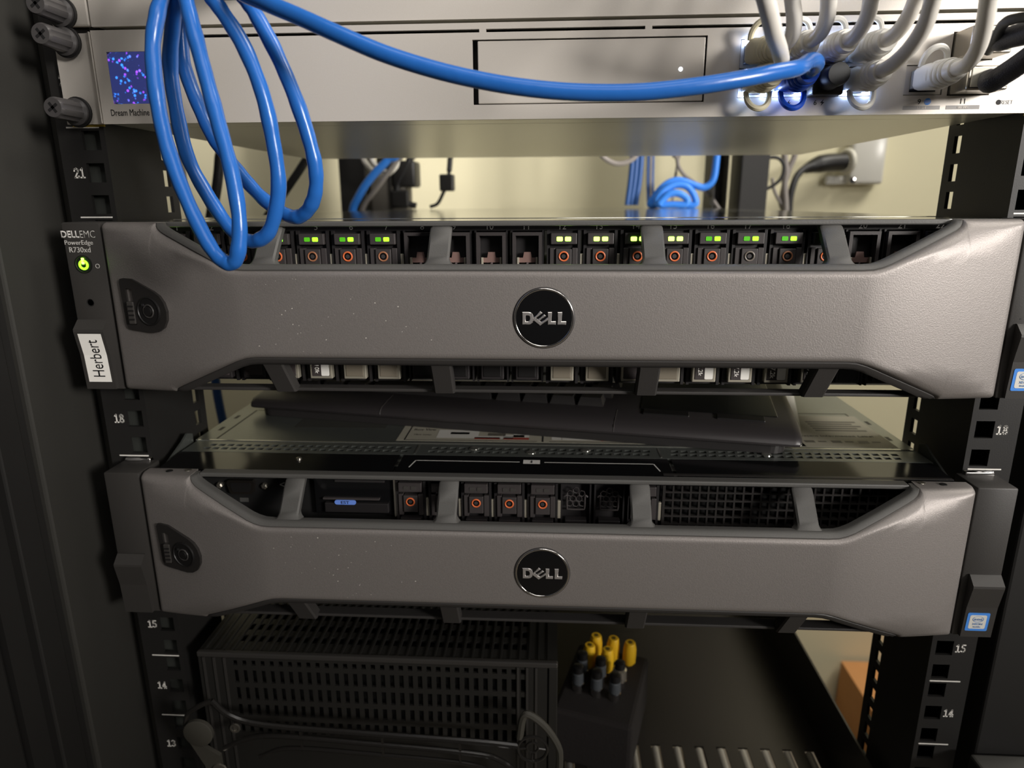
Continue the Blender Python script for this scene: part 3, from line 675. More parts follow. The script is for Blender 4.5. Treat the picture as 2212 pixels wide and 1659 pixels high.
GRP = 'patch cables plugged into the gateway ports'
rj45('patch_cable', 96.9, 427.6, 1, to_switch(PATHS['wp1']), 'cream booted patch cable in the upper left gateway port', WHITEC, CREAMC, GRP)
rj45('patch_cable', 112.4, 427.6, 1, to_switch(PATHS['wp3']), 'white patch cable in the second upper port, above the blue boot', WHITEC, WHITEB, GRP)
rj45('patch_cable', 127.9, 427.6, 1, to_switch(PATHS['wp5']), 'white patch cable in the third upper port, above the round black plug', WHITEC, WHITEB, GRP)
rj45('patch_cable', 143.4, 427.6, 1, to_switch(PATHS['wp7']), 'white patch cable in the fourth and last upper port', WHITEC, WHITEB, GRP)
rj45('patch_cable', 96.9, 415.2, -1, to_switch(PATHS['wp2']), 'thick looking white patch cable in the lower left port, rising in front of the others', WHITEC, CREAMC, GRP)
rj45('patch_cable', 143.4, 415.2, -1, to_switch(PATHS['wp8']), 'white patch cable in the lower port to the right of the black plug', WHITEC, WHITEB, GRP)
rj45('patch_cable', 173.6, 415.6, 1, to_switch(PATHS['wp9']), 'white patch cable alone in the port marked 9', WHITEC, WHITEB, GRP)
rj45('network_cable', 112.4, 415.2, -1, [(112.6, -33.0, 415.4), (112.0, -42.0, 416.4), (108.5, -50.0, 416.6), (103.0, -58.0, 415.0)] + PATHS['cross'][::-1][1:-1] + [(-128, -58, 452), (-134.4, -34, 461), (-134.4, -18, 461.5), (-134.4, -2.5, 461.5)], 'long blue network cable sagging across the gateway face into port 4', BLUEC, BLUEP, None)
# round black plug in port 6
t = thing('port_plug', 'black plastic plug with a round knob filling port 6', 'plug', (127.9, YF, 415.2))
bm = new(); box(bm, 121.0, 134.8, -14.0, 1.0, 408.7, 421.4, 0.8); obj('base', bm, BLK, t)
bm = new(); lathe(bm, (127.9, -13.8, 415.8), (0.0, -1, 0.0), [(0, 5.4), (3, 5.0), (10.5, 5.0), (11.2, 4.6), (11.2, 0)], 32); obj('knob', bm, mat('plug_knob_grey', rgb(52, 54, 56), 0.5), t, True)
# two braided direct attach cables
for (x0, x1, z0, z1, k, lab) in ((184.4, 201.8, 423.8, 435.2, 'dac10', 'black braided cable with a metal connector in the upper right cage'), (185.2, 202.8, 409.0, 419.0, 'dac11', 'black braided cable with a metal connector in the lower cage marked 11')):
    p = PATHS[k]
    t = thing('braided_cable', lab, 'cable', ((x0 + x1) / 2, YF, z0), 'braided cables at the right end of the gateway')
    bm = new(); box(bm, x0, x1, -20.0, 4.0, z0, z1, 0.6); c = obj('connector', bm, NICKEL, t)
    bm = new(); box(bm, x0 + 1.5, x1 - 0.5, -20.4, -19.8, z0 + 1.2, z1 - 1.2, 0.2); obj('connector_face', bm, OUTLETW, c)
    bm = new(); tube(bm, [((x0 + x1) / 2 + 2, -17, (z0 + z1) / 2)] + p[1:] + [(p[-1][0] + 2, -58 if k == 'dac10' else -72, p[-1][2] + 30), (252, -40 if k == 'dac10' else -54, 520), (252, -22 if k == 'dac10' else -34, 610), (246, 10 if k == 'dac10' else -2, 700)], 4.3, 14, 10); obj('braided_cord', bm, BRAID, t, True)
    if k == 'dac10':
        bm = new(); tube(bm, PATHS['dac10b'][:5] + [(192, -60, 424.5), (191, -48, 424.5)], 2.0, 10, 8); obj('pull_tab', bm, BLACKC, t, True)

# ================================================================ blue coil hanging in front
t = thing('cable_coil', 'coiled blue network cable hanging in three loops over the left of the devices', 'cable', (-128, -70, 339))
c1, c2, c3 = PATHS['coil1'], PATHS['coil2'], PATHS['coil3']
whole = [(-150, -2.5, 476), (-150, -18, 476), (-151, -40, 482), (-151, -60, 470)] + c1 + [(-143, -66, 462), (-147, -63, 466), (-148, -62, 458)] + c2 + [(-136, -62, 462), (-143, -54, 468), (-147, -51, 460)] + c3 + [(-121, -58, 466), (-119, -38, 478), (-118.8, -18, 476), (-118.8, -2.5, 476)]
bm = new(); tube(bm, whole, lambda u: 3.0 + 0.10 * math.sin(u * 260) + 0.07 * math.sin(u * 611), 16, 9); obj('looped_cord', bm, BLUEC, t, True)
bm = new(); box(bm, -152.5, -118, -76, -44, 463, 466.5, 0.8); obj('cable_tie', bm, BLK, t)

# ================================================================ rack servers
def interp(pts, a):
    for (x0, y0), (x1, y1) in zip(pts, pts[1:]):
        if a <= x1: return y0 + (y1 - y0) * (a - x0) / (x1 - x0)
    return pts[-1][1]
ZHI = [(0, 64.6), (143, 64.6), (148, 64.9), (152, 65.9), (156, 67.5), (184, 80.2), (187.5, 81.9), (189.6, 83.4), (190.8, 84.9), (191.4, 86.6), (230, 86.6)]
ZLO = [(0, 22.2), (141, 22.2), (146, 21.8), (151, 20.3), (156, 18.2), (183, 6.2), (187, 4.4), (189.8, 3.0), (191.2, 1.0), (230, 1.0)]
def bez_y(x, z):
    a = abs(x)
    y = -39.0 if a < 146 else -39.0 + 16.0 * ((a - 146) / 73.5) ** 1.5
    if a > 146:
        zc = 64.6 + (a - 146) * (85.0 - 64.6) / 73.5
        d = z - zc
        if d > 0: y += 0.75 * d
        zc = 22.2 - (a - 146) * (22.2 - 2.5) / 73.5
        d = zc - z
        if d > 0: y += 0.60 * d
    return y
def trim_top(z): return -35.2 + (z - 66.0) * 17.4 / 19.0
def trim_bot(z): return -36.5 + (22.0 - z) * 0.58
XS = sorted({round(v, 2) for s in (-1, 1) for v in [s * t for t in ([0] + list(range(10, 140, 10)) + [140 + 2 * k for k in range(20)] + [180 + k for k in range(8)] + [187.5 + 0.4 * k for k in range(13)] + [194, 198, 203, 208, 213, 217, 218.4, 219.2, 219.5])]})
TS = [0, 0.25, 0.7, 1.3, 2.1, 3.2, 4.6]
def seg_dist(px, pz, a, b):
    dx, dz = b[0] - a[0], b[1] - a[1]
    t = max(0.0, min(1.0, ((px - a[0]) * dx + (pz - a[1]) * dz) / (dx * dx + dz * dz)))
    return math.hypot(px - a[0] - t * dx, pz - a[1] - t * dz)
def edge_dist(x, z):
    a = abs(x)
    return min(min(seg_dist(a, z, p, q) for p, q in zip(L_, L_[1:])) for L_ in (ZHI, ZLO))
def bezel_shell(z0):
    bm = new(); grid = []
    for x in XS:
        hi, lo = interp(ZHI, abs(x)), interp(ZLO, abs(x))
        zs = [lo + t for t in TS] + [lo + 4.6 + (hi - lo - 9.2) * k / 12 for k in range(1, 12)] + [hi - t for t in reversed(TS)]
        back = lambda z: -13.0 if abs(x) > 191.6 else min(-13.0, bez_y(x, z) + 6.5)
        col = [bm.verts.new((x, back(lo), z0 + lo))]
        for z in zs:
            d = min(z - lo, hi - z, edge_dist(x, z)); r = 2.6
            dy = r - math.sqrt(max(0, r * r - (r - d) ** 2)) if d < r else 0.0
            e = 219.5 - abs(x); r2 = 1.4
            if e < r2: dy += r2 - math.sqrt(max(0, r2 * r2 - (r2 - e) ** 2))
            col.append(bm.verts.new((x, bez_y(x, z) + dy, z0 + z)))
        col.append(bm.verts.new((x, back(hi), z0 + hi)))
        grid.append(col)
    for a, b in zip(grid, grid[1:]):
        for k in range(len(a) - 1): bm.faces.new((a[k], b[k], b[k + 1], a[k + 1]))
    for c in (grid[0], grid[-1]): bm.faces.new(c)
    for a, b in zip(grid, grid[1:]): bm.faces.new((a[0], a[-1], b[-1], b[0]))
    return bm
def trim_strip(z0, top):
    """dark rim swept along the notch edge between shell and openings"""
    bm = new(); rows = []
    half = [p for p in (ZHI if top else ZLO) if p[0] < 192]
    dense = []
    for p, q in zip(half, half[1:]):
        n = max(1, int(abs(q[0] - p[0]) / 12))
        dense += [(p[0] + (q[0] - p[0]) * k / n, p[1] + (q[1] - p[1]) * k / n) for k in range(n)]
    dense.append(half[-1])
    path = [(-x, z) for x, z in reversed(dense[1:])] + dense
    sg = 1 if top else -1
    for i, (x, z) in enumerate(path):
        a, b = path[max(0, i - 1)], path[min(len(path) - 1, i + 1)]
        t = Vector((b[0] - a[0], b[1] - a[1])).normalized()
        n = Vector((-t.y, t.x)) * sg                     # into the opening
        ys = bez_y(x, z)
        w = 2.6 if top else 3.6
        def P(off, dy):
            return (x + n.x * off, ys + dy, max(1.2, min(86.4, z + n.y * off)))
        pts = [P(-0.9, 2.6), P(0.15, 1.7), P(0.5, 1.5), P(w * 0.6, 2.2), P(w, 3.6), P(w + 0.2, 5.0), P(w - 0.4, 9.0), P(-0.9, 9.0)]
        rows.append([bm.verts.new((px, py, z0 + pz)) for px, py, pz in pts])
    for a, b in zip(rows, rows[1:]):
        n = len(a)
        for k in range(n): bm.faces.new((a[k], b[k], b[(k + 1) % n], a[(k + 1) % n]))
    bm.faces.new(rows[0]); bm.faces.new(rows[-1])
    return bm
def bezel_bar(cx, z0, top):
    bm = new(); rows = []
    lv = [0, 0.6, 1.4, 2.6, 4.5, 9, 14, 16.6, 17.6, 18.4] if top else [0, 0.6, 1.6, 3.0, 5, 9, 13, 16, 18, 19]
    for t in lv:
        hw = 5.3 + (2.2 * max(0, 1 - t / 2.8) ** 2)
        if top:
            z = 66.6 + t; y = trim_top(z) + (0.5 if t > 15 else 0); n = (-0.0, 0)
            if t > 16.5: hw = 5.3 - (t - 16.5) * 0.45
            pts = [(-hw, y + 1.0), (-hw + 0.9, y), (hw - 0.9, y), (hw, y + 1.0), (hw - 0.4, y + 6), (-hw + 0.4, y + 6)]
        else:
            z = 20.6 - t; y = trim_bot(z); lean = -(t * 0.12) * (1 if cx > 0 else -1) * (1.0 if abs(cx) > 100 else 0.0)
            pts = [(-hw + lean, y + 1.0), (-hw + 0.9 + lean, y), (hw - 0.9 + lean, y), (hw + lean, y + 1.0), (hw - 0.4 + lean, y + 8), (-hw + 0.4 + lean, y + 8)]
        rows.append([bm.verts.new((cx + x, y, z0 + z)) for x, y in pts])
    for a, b in zip(rows, rows[1:]):
        for k in range(6): bm.faces.new((a[k], b[k], b[(k + 1) % 6], a[(k + 1) % 6]))
    bm.faces.new(rows[0]); bm.faces.new(rows[-1])
    return bm
LOGO_C, LOGO_K = (828.0, 866.0), 14.2 / 705.0
def L(pts): return [((x - LOGO_C[0]) * LOGO_K, -(y - LOGO_C[1]) * LOGO_K) for x, y in pts]
D_OUT = L([(312, 715), (470, 715), (525, 730), (562, 765), (578, 812), (580, 865), (578, 915), (562, 965), (525, 1000), (470, 1015), (312, 1015)])
D_IN = L([(395, 795), (455, 795), (490, 815), (503, 865), (490, 918), (455, 938), (395, 938)])
E_OUT = L([(566, 868), (735, 692), (795, 737), (640, 855), (685, 887), (828, 768), (880, 805), (722, 922), (768, 947), (918, 838), (932, 900), (735, 1042), (578, 915)])
L1 = L([(918, 715), (1018, 715), (1006, 933), (1115, 933), (1108, 1015), (918, 1015)])
L2 = L([(1150, 715), (1260, 715), (1244, 933), (1360, 933), (1350, 1015), (1150, 1015)])
def logo_bm(k, dx, y0, y1, z):
    bm = new()
    for loops in ([D_OUT, D_IN], [E_OUT], [L1], [L2]):
        loops_prism(bm, [[(x * k + dx, zz * k + z) for x, zz in l] for l in loops], y0, y1)
    ed = [e for e in bm.edges if len(e.link_faces) == 2 and all(abs(v.co.y - y0) < 1e-5 for v in e.verts) and any(abs(f.calc_center_median().y - y0) > 1e-4 for f in e.link_faces)]
    bmesh.ops.bevel(bm, geom=ed, offset=0.26, segments=1, affect='EDGES')
    return bm
def bezel(server, z0):
    bz = obj('bezel', bezel_shell(z0), BEZ, server, True)
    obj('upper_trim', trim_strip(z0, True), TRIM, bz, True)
    obj('lower_trim', trim_strip(z0, False), mat('bezel_trim_shaded', rgb(52, 50, 49), 0.5, 0, 0.1, 2200.0, 0.15), bz, True)  # upper trim tone darkened, shade below the band put into the colour
    bm = new(); box(bm, -188.5, 188.5, -18.8, -12.2, z0 + 84.2, z0 + 86.7, 0.7); obj('upper_lip', bm, TRIM, bz)
    bm = new(); box(bm, -190.5, 190.5, -21.0, -13.0, z0 + 1.0, z0 + 2.7, 0.5); obj('lower_lip', bm, mat('bezel_trim_shaded', rgb(52, 50, 49), 0.5), bz)
    for cx in (-135.2, -50.9, 50.6, 134.6):
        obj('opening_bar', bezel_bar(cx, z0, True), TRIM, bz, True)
        obj('opening_bar', bezel_bar(cx, z0, False), mat('bezel_trim_shaded', rgb(52, 50, 49), 0.5), bz, True)
    # round badge
    c = (-0.4, -38.9, z0 + 42.8)
    bm = new(); lathe(bm, c, (0, -1, 0), [(0, 14.6), (0.35, 14.5), (0.5, 14.2)], 64); obj('badge_seat', bm, TRIMD, bz, True)
    bm = new(); lathe(bm, c, (0, -1, 0), [(0.1, 13.2), (0.75, 13.1), (0.8, 12.6)], 64); obj('badge_disc', bm, GLOSSBLK, bz, True)
    bm = new(); ring(bm, (c[0], c[1] - 0.45, c[2]), (0, 1, 0), 13.55, 0.62, 72, 10); obj('badge_ring', bm, CHROME, bz, True)
    obj('badge_lettering', logo_bm(0.98, c[0], c[1] - 1.35, c[1] - 0.7, c[2]), mat('letter_chrome', rgb(206, 202, 200), 0.22, 0.75), bz)
    # key lock on the left wing
    ly = lambda x: -26.0 + (x + 212.0) * (-34.4 + 26.0) / 27.2
    out = [(-212.2, 58.0), (-211.4, 59.5), (-209.5, 59.9), (-204.2, 59.7), (-202.5, 59.0), (-191.5, 54.0), (-188.2, 51.8), (-186.0, 48.6), (-184.9, 44.5), (-185.4, 40.0), (-187.6, 36.2), (-191.0, 34.0), (-195.0, 33.3), (-208.5, 34.2), (-210.4, 35.0), (-211.2, 36.8)]
    slot = [(-208.8, 54.8), (-205.0, 54.8), (-204.3, 37.0), (-208.0, 37.0)]
    bm = new(); loops_prism(bm, [[(x, z0 + z) for x, z in out], [(x, z0 + z) for x, z in slot]], 0, 0, lambda x, z: ly(x) - 0.7, lambda x, z: ly(x) + 2.5); lp = obj('lock_plate', bm, mat('lock_plate_black', rgb(36, 34, 33), 0.45), bz)
    ax = Vector((-8.4, -27.2, 0)).normalized(); ax = Vector((-0.295, -0.955, 0))
    cc = Vector((-195.4, ly(-195.4) - 0.6, z0 + 44.2))
    bm = new(); lathe(bm, cc, ax, [(0, 7.2), (0.7, 7.1), (0.9, 6.7), (0.5, 6.5), (0.5, 0)], 40); obj('lock_cylinder', bm, BLK, bz, True)
    bm = new(); ring(bm, cc + ax * 0.6, ax, 3.1, 0.42, 28, 8); obj('keyway_ring', bm, mat('lock_ring_grey', rgb(58, 56, 55), 0.35), bz, True)
    bm = new(); lathe(bm, cc, ax, [(0.3, 2.3), (1.3, 2.2), (1.4, 0)], 24); obj('keyway_core', bm, BLK, bz, True)
    bm = new(); box(bm, cc.x - 3.6, cc.x - 2.2, cc.y - 0.6, cc.y + 0.3, cc.z + 2.4, cc.z + 3.6, 0.2); obj('keyway_notch', bm, SLOT, bz)
    bm = new(); y = ly(-206.4); box(bm, -208.2, -204.6, y - 1.9, y + 1.5, z0 + 37.2, z0 + 48.5, 0.5); sl = obj('latch_slider', bm, mat('slider_grey', rgb(52, 50, 48), 0.4), bz)
    bm = new()
    for k in range(4): box(bm, -208.0, -204.8, y - 2.2, y - 1.8, z0 + 39.2 + 2.2 * k, z0 + 40.0 + 2.2 * k, 0.1)
    obj('slider_ribs', bm, BLK, bz)['kind'] = 'stuff'
    # dents and pale scuffs left of the middle
    rnd = random.Random(int(z0))
    bm = new()
    for k in range(46):
        x = rnd.gauss(-112, 26); z = rnd.uniform(24, 62)
        if x < -143 or x > 10: continue
        r = rnd.choice((0.12, 0.16, 0.22, 0.3))
        loops_prism(bm, [[(x + r * rnd.uniform(0.6, 1.6) * math.cos(a), z0 + z + r * rnd.uniform(0.5, 1.2) * math.sin(a)) for a in (0, 1.2, 2.4, 3.7, 5.0)]], -39.03, -38.95)
    sc = obj('scuff_specks', bm, mat('paint_scuff', rgb(206, 200, 192), 0.7), bz); sc['kind'] = 'stuff'
    return bz
def ear(server, z0, side):
    xa, xb = sorted((241.3 * side, 221.2 * side))
    bm = new(); box(bm, xa, xb, -21.0, -0.4, z0 + 0.9, z0 + 86.8, 0.9); e = obj('ear', bm, EAR, server, True)
    la, lb = sorted((240.3 * side, 224.4 * side))
    bm = new(); prof = [(-20.5, 38.0), (-22.0, 38.2), (-26.5, 33.8), (-26.6, 32.5), (-24.2, 20.0), (-23.2, 1.6), (-20.5, 1.6)]
    a = [bm.verts.new((la, y, z0 + z)) for y, z in prof]; b = [bm.verts.new((lb, y, z0 + z)) for y, z in prof]
    bm.faces.new(a); bm.faces.new(b[::-1])
    for i in range(len(prof)): bm.faces.new((a[i], b[i], b[(i + 1) % len(prof)], a[(i + 1) % len(prof)]))
    obj('release_lever', bm, EAR, e)
    return e
def chassis(server, z0):
    bm = new(); box(bm, -217, 217, 2, 685, z0 + 0.9, z0 + 84.6, 0.6); obj('chassis', bm, STEEL, server)

# carriers -----------------------------------------------------------
def carrier_meshes():
    m = {}
    bm = new(); box(bm, -8.3, -6.9, -11.5, 1.5, 4, 82); box(bm, 6.9, 8.3, -11.5, 1.5, 4, 82); box(bm, -8.3, 8.3, -9.0, 1.5, 4, 82)
    m['body'] = mesh_of(bm, CARRD, 'drive_carrier')
    bm = new(); box(bm, -6.4, 6.4, -13.6, -9.0, 75.2, 80.6, 0.35); m['housing'] = mesh_of(bm, CARR, 'led_housing')
    bm = new(); box(bm, -6.8, -4.2, -12.4, -9.0, 61.0, 73.4, 0.2); box(bm, 4.2, 6.8, -12.4, -9.0, 61.0, 73.4, 0.2); m['cheeks'] = mesh_of(bm, CARR, 'button_guide')
    bm = new(); box(bm, -3.9, 3.9, -13.4, -9.0, 63.2, 73.0, 0.3); m['button'] = mesh_of(bm, CARR, 'release_button')
    for k, mt in (('ring_o', ORANGE), ('ring_c', COPPER), ('ring_g', GREYRING)):
        bm = new(); ring(bm, (0, -13.5, 69.4), (0, 1, 0), 2.15, 0.42, 28, 8); m[k] = mesh_of(bm, mt, 'button_ring', True)
    bm = new(); lathe(bm, (0, -13.0, 69.4), (0, -1, 0), [(0, 1.75), (0.55, 1.75), (0.35, 0.8), (0.35, 0)], 20); m['hole'] = mesh_of(bm, GLOSSBLK, 'button_hole', True)
    for k, mt in (('led_x', LEDGX), ('led_b', LEDG), ('led_d', LEDGD), ('led_off', mat('led_off', rgb(62, 60, 58), 0.3))):
        bm = new(); loops_prism(bm, [rrect(-1.45, 1.45, -1.05, 1.05, 0.45, 3)], -0.25, 0.3); m[k] = mesh_of(bm, mt, 'led_window')
    bm = new(); perf(bm, -5.9, 5.9, 6.0, 60.0, -14.2, -9.0, []); m['handle'] = mesh_of(bm, HANDLE, 'carrier_handle')
    bm = new(); box(bm, -5.9, 5.9, -14.2, -9.0, 6.0, 60.0, 0.4); m['handle'] = mesh_of(bm, HANDLE, 'carrier_handle')
    bm = new(); box(bm, -5.9, 5.9, -14.2, -9.0, 6.0, 60.0, 0.4); m['handle_k'] = mesh_of(bm, mat('handle_black', rgb(40, 37, 38), 0.45), 'carrier_handle')
    for k, mt in (('ins_t', HANDLEF), ('ins_d', HANDLED), ('ins_k', BLK)):
        bm = new(); box(bm, -4.7, 4.5, -14.45, -14.1, 7.4, 58.0, 0.3); m[k] = mesh_of(bm, mt, 'handle_insert')
    bm = new(); loops_prism(bm, [rrect(0.2, 4.4, 7.6, 40.0, 0.6)], -14.6, -14.4); m['lab_w'] = mesh_of(bm, PAPER, 'capacity_label')
    # metal springs between carriers
    bm = new(); box(bm, -0.9, 0.9, -10.8, -9.0, 60, 70.5, 0.2); m['spring'] = mesh_of(bm, HANDLE, 'guide_spring')
    # empty blank: frame, brown tab, feet
    bm = new()
    perf(bm, -7.3, 7.3, 61.0, 81.0, -12.5, -7.5, [(-5.7, 5.7, 61.0, 79.4)]); m['blank'] = mesh_of(bm, CARR, 'blank_frame')
    bm = new(); loops_prism(bm, [[(-4.6, 66.0), (-4.6, 68.4), (-2.2, 68.4), (-1.7, 71.2), (1.7, 71.2), (2.2, 68.4), (4.6, 68.4), (4.6, 66.0)]], -8.8, -7.8); m['tab'] = mesh_of(bm, mat('blank_tab_brown', rgb(116, 92, 86), 0.5), 'blank_tab')
    bm = new(); box(bm, -5.2, -4.2, -10.5, -8, 61, 68.6, 0.1); m['foot'] = mesh_of(bm, HANDLE, 'blank_clip')
    bm = new(); box(bm, -0.5, 0.5, -9.5, -8, 58, 66.2, 0.1); m['rib'] = mesh_of(bm, mat('blank_rib', rgb(84, 72, 72), 0.5), 'blank_rib')
    bm = new(); box(bm, -8.3, 8.3, -5.5, 1.5, 4, 82); box(bm, -8.3, -7.4, -10, -5.5, 4, 82); box(bm, 7.4, 8.3, -10, -5.5, 4, 82); m['blank_back'] = mesh_of(bm, CARRD, 'drive_blank')
    return m
CM = carrier_meshes()
def carrier(server, x, z0, leds, rng, handle, ins, label=None, white=False):
    c = inst('drive_carrier', CM['body'], server, (x, 0, z0))
    inst('led_housing', CM['housing'], c, (x, 0, z0)); inst('button_guide', CM['cheeks'], c, (x, 0, z0)); inst('release_button', CM['button'], c, (x, 0, z0))
    inst('button_ring', CM[rng], c, (x, 0, z0)); inst('button_hole', CM['hole'], c, (x, 0, z0))
    for dx, k in zip((-2.05, 2.05), leds): inst('led_window', CM[k], c, (x + dx, -13.6, z0 + 77.8))
    inst('carrier_handle', CM[handle], c, (x, 0, z0)); inst('handle_insert', CM[ins], c, (x, 0, z0))
    for dx in (-8.9,): inst('guide_spring', CM['spring'], c, (x + dx + 17.8, 0, z0))
    if white: inst('capacity_label', CM['lab_w'], c, (x, 0, z0))
    if label: text('capacity_print', label[0], 2.5, (x - 2.1, -14.5, z0 + label[1]), PAINT, c, rot=90, bold=0.02)
    return c
def blank(server, x, z0, brown=True):
    c = inst('drive_blank', CM['blank_back'], server, (x, 0, z0))
    inst('blank_frame', CM['blank'], c, (x, 0, z0))
    if brown:
        inst('blank_tab', CM['tab'], c, (x, 0, z0)); inst('blank_rib', CM['rib'], c, (x, 0, z0))
    inst('blank_clip', CM['foot'], c, (x, 0, z0)); inst('blank_clip', CM['foot'], c, (x + 9.4, 0, z0))
    inst('carrier_handle', CM['handle_k'], c, (x, 1.5, z0)); inst('handle_insert', CM['ins_k'], c, (x, 1.5, z0))

# ---------------------------------------------------------------- upper server
ZA = zb(19)
sa = thing('rack_server', 'upper grey two-unit server with green lit drives and a Herbert label on its ear', 'server', (0, 340, ZA), 'the two grey rack servers')
chassis(sa, ZA)
bm = new(); box(bm, -217.4, 217.4, 40, 686, ZA + 85.2, ZA + 86.9, 0.3); obj('lid', bm, STEEL, sa)
bm = new(); box(bm, -217.4, 217.4, -9, 39.4, ZA + 85.0, ZA + 86.6, 0.3); lf = obj('lid_front_strip', bm, STEEL, sa)
bm = new(); box(bm, -217.0, 217.0, -9.5, -4.0, ZA + 81.6, ZA + 85.0, 0.2); strip = obj('number_strip', bm, CARRD, sa)
bezel(sa, ZA)
eL = ear(sa, ZA, -1); eR = ear(sa, ZA, 1)
XD = lambda i: (i - 11.5) * 18.05 - 0.2
KIND = {0: 'C', 1: 'A', 2: 'B', 3: 'B', 4: 'B', 5: 'B', 6: 'B', 7: 'B', 12: 'A', 13: 'A', 14: 'A', 15: 'A', 16: 'B', 17: 'B', 18: 'B', 19: 'B'}
RINGS = {5: 'ring_c', 7: 'ring_c', 17: 'ring_g', 18: 'ring_c'}
for i in range(24):
    x = XD(i)
    if i in KIND:
        leds = {'A': ('led_x', 'led_x'), 'B': ('led_d', 'led_b'), 'C': ('led_off', 'led_off')}[KIND[i]]
        lab, wh, ins, hd = None, False, 'ins_t', 'handle'
        if i in (16, 17, 18, 19): lab, wh, ins = ('7.2k', 11.2 + (18 - i) * 0.5), True, 'ins_d'
        if i == 5: lab, wh, ins = ('B10k', 12.2), True, 'ins_d'
        if i in (2, 3, 4, 14): ins = 'ins_d'
        if i in (0, 1, 2, 3): hd = 'handle_k'
        if i == 4: wh = False
        c = carrier(sa, x, ZA, leds, RINGS.get(i, 'ring_o'), hd, ins, lab, wh)
        if i in (5, 18): text('capacity_print', 'S', 1.9, (x + 2.4, -14.62, ZA + 14.2), INK, c, rot=90)
        if i == 17: text('capacity_print', '3', 1.9, (x + 2.4, -14.62, ZA + 15.2), INK, c, rot=90)
    else:
        blank(sa, x, ZA)
    text('bay_number', str(i), 3.0, (x + (1.5 if i < 9 else -0.5), -9.55, ZA + 83.8), PAINTG, strip)
# left ear marks
text('maker_lettering', 'DELL', 3.5, (-237.3, -21.02, ZA + 81.0), PAINTG, sa, w=9.4, bold=0.03)
text('maker_lettering', 'EMC', 3.5, (-228.3, -21.02, ZA + 81.0), PAINTG, sa, w=7.8, bold=-0.012)
text('model_lettering', 'PowerEdge', 2.9, (-233.4, -21.02, ZA + 76.6), PAINTG, sa, w=14.6)
text('model_lettering', 'R730xd', 2.6, (-233.4, -21.02, ZA + 73.4), PAINTG, sa, w=11.0)
bm = new(); lathe(bm, (-232.7, -20.9, ZA + 66.2), (0, -1, 0), [(0, 4.6), (0.5, 4.5), (0.5, 4.0), (0.15, 3.8), (0.15, 0)], 36); pb = obj('power_button', bm, BLK, sa, True)
bm = new(); ring(bm, (-232.7, -21.15, ZA + 65.9), (0, 1, 0), 2.0, 0.62, 28, 8); obj('power_ring', bm, LEDG, pb, True)
bm = new(); box(bm, -233.3, -232.1, -21.7, -21.0, ZA + 66.2, ZA + 69.4, 0.2); obj('power_bar', bm, LEDGX, pb)
bm = new(); ring(bm, (-225.6, -21.0, ZA + 65.3), (0, 1, 0), 1.0, 0.14, 20, 6); obj('status_mark', bm, PAINTG, sa)
bm = new(); lathe(bm, (-232.4, -20.9, ZA + 46.8), (0, -1, 0), [(0, 2.0), (0.3, 1.9), (0.1, 1.5), (0.1, 0)], 24); obj('id_button', bm, BLK, sa, True)
# label on the lever (slightly slanted lever face)
def lever_y(z):  # z above server base
    return interp([(1.6, -23.2), (20, -24.2), (32.5, -26.6), (40, -26.5)], z)
bm = new(); ql = []
for (x, z) in ((-238.2, 31.6), (-226.0, 31.6), (-226.0, 20.0), (-226.0, 5.6), (-238.2, 5.6), (-238.2, 20.0)): ql.append(bm.verts.new((x, lever_y(z) - 0.12, ZA + z)))
bm.faces.new((ql[0], ql[1], ql[2], ql[5])); bm.faces.new((ql[5], ql[2], ql[3], ql[4]))
ex = bmesh.ops.extrude_face_region(bm, geom=bm.faces[:])
for g_ in ex['geom']:
    if isinstance(g_, bmesh.types.BMVert): g_.co.y -= 0.12
lb = obj('name_label', bm, PAPER, sa); lb['label'] = 'white paper label reading Herbert'
bm = text_bm('Herbert', 6.2, 20.0, 0.08)
Mx = Matrix.Rotation(math.radians(-90), 3, 'Y')
for v in bm.verts:
    p = Mx @ v.co; z = 18.4 + p.z
    v.co = Vector((-232.0 + p.x, lever_y(z) - 0.26 + p.y, ZA + z))
obj('name_print', bm, INK, lb)
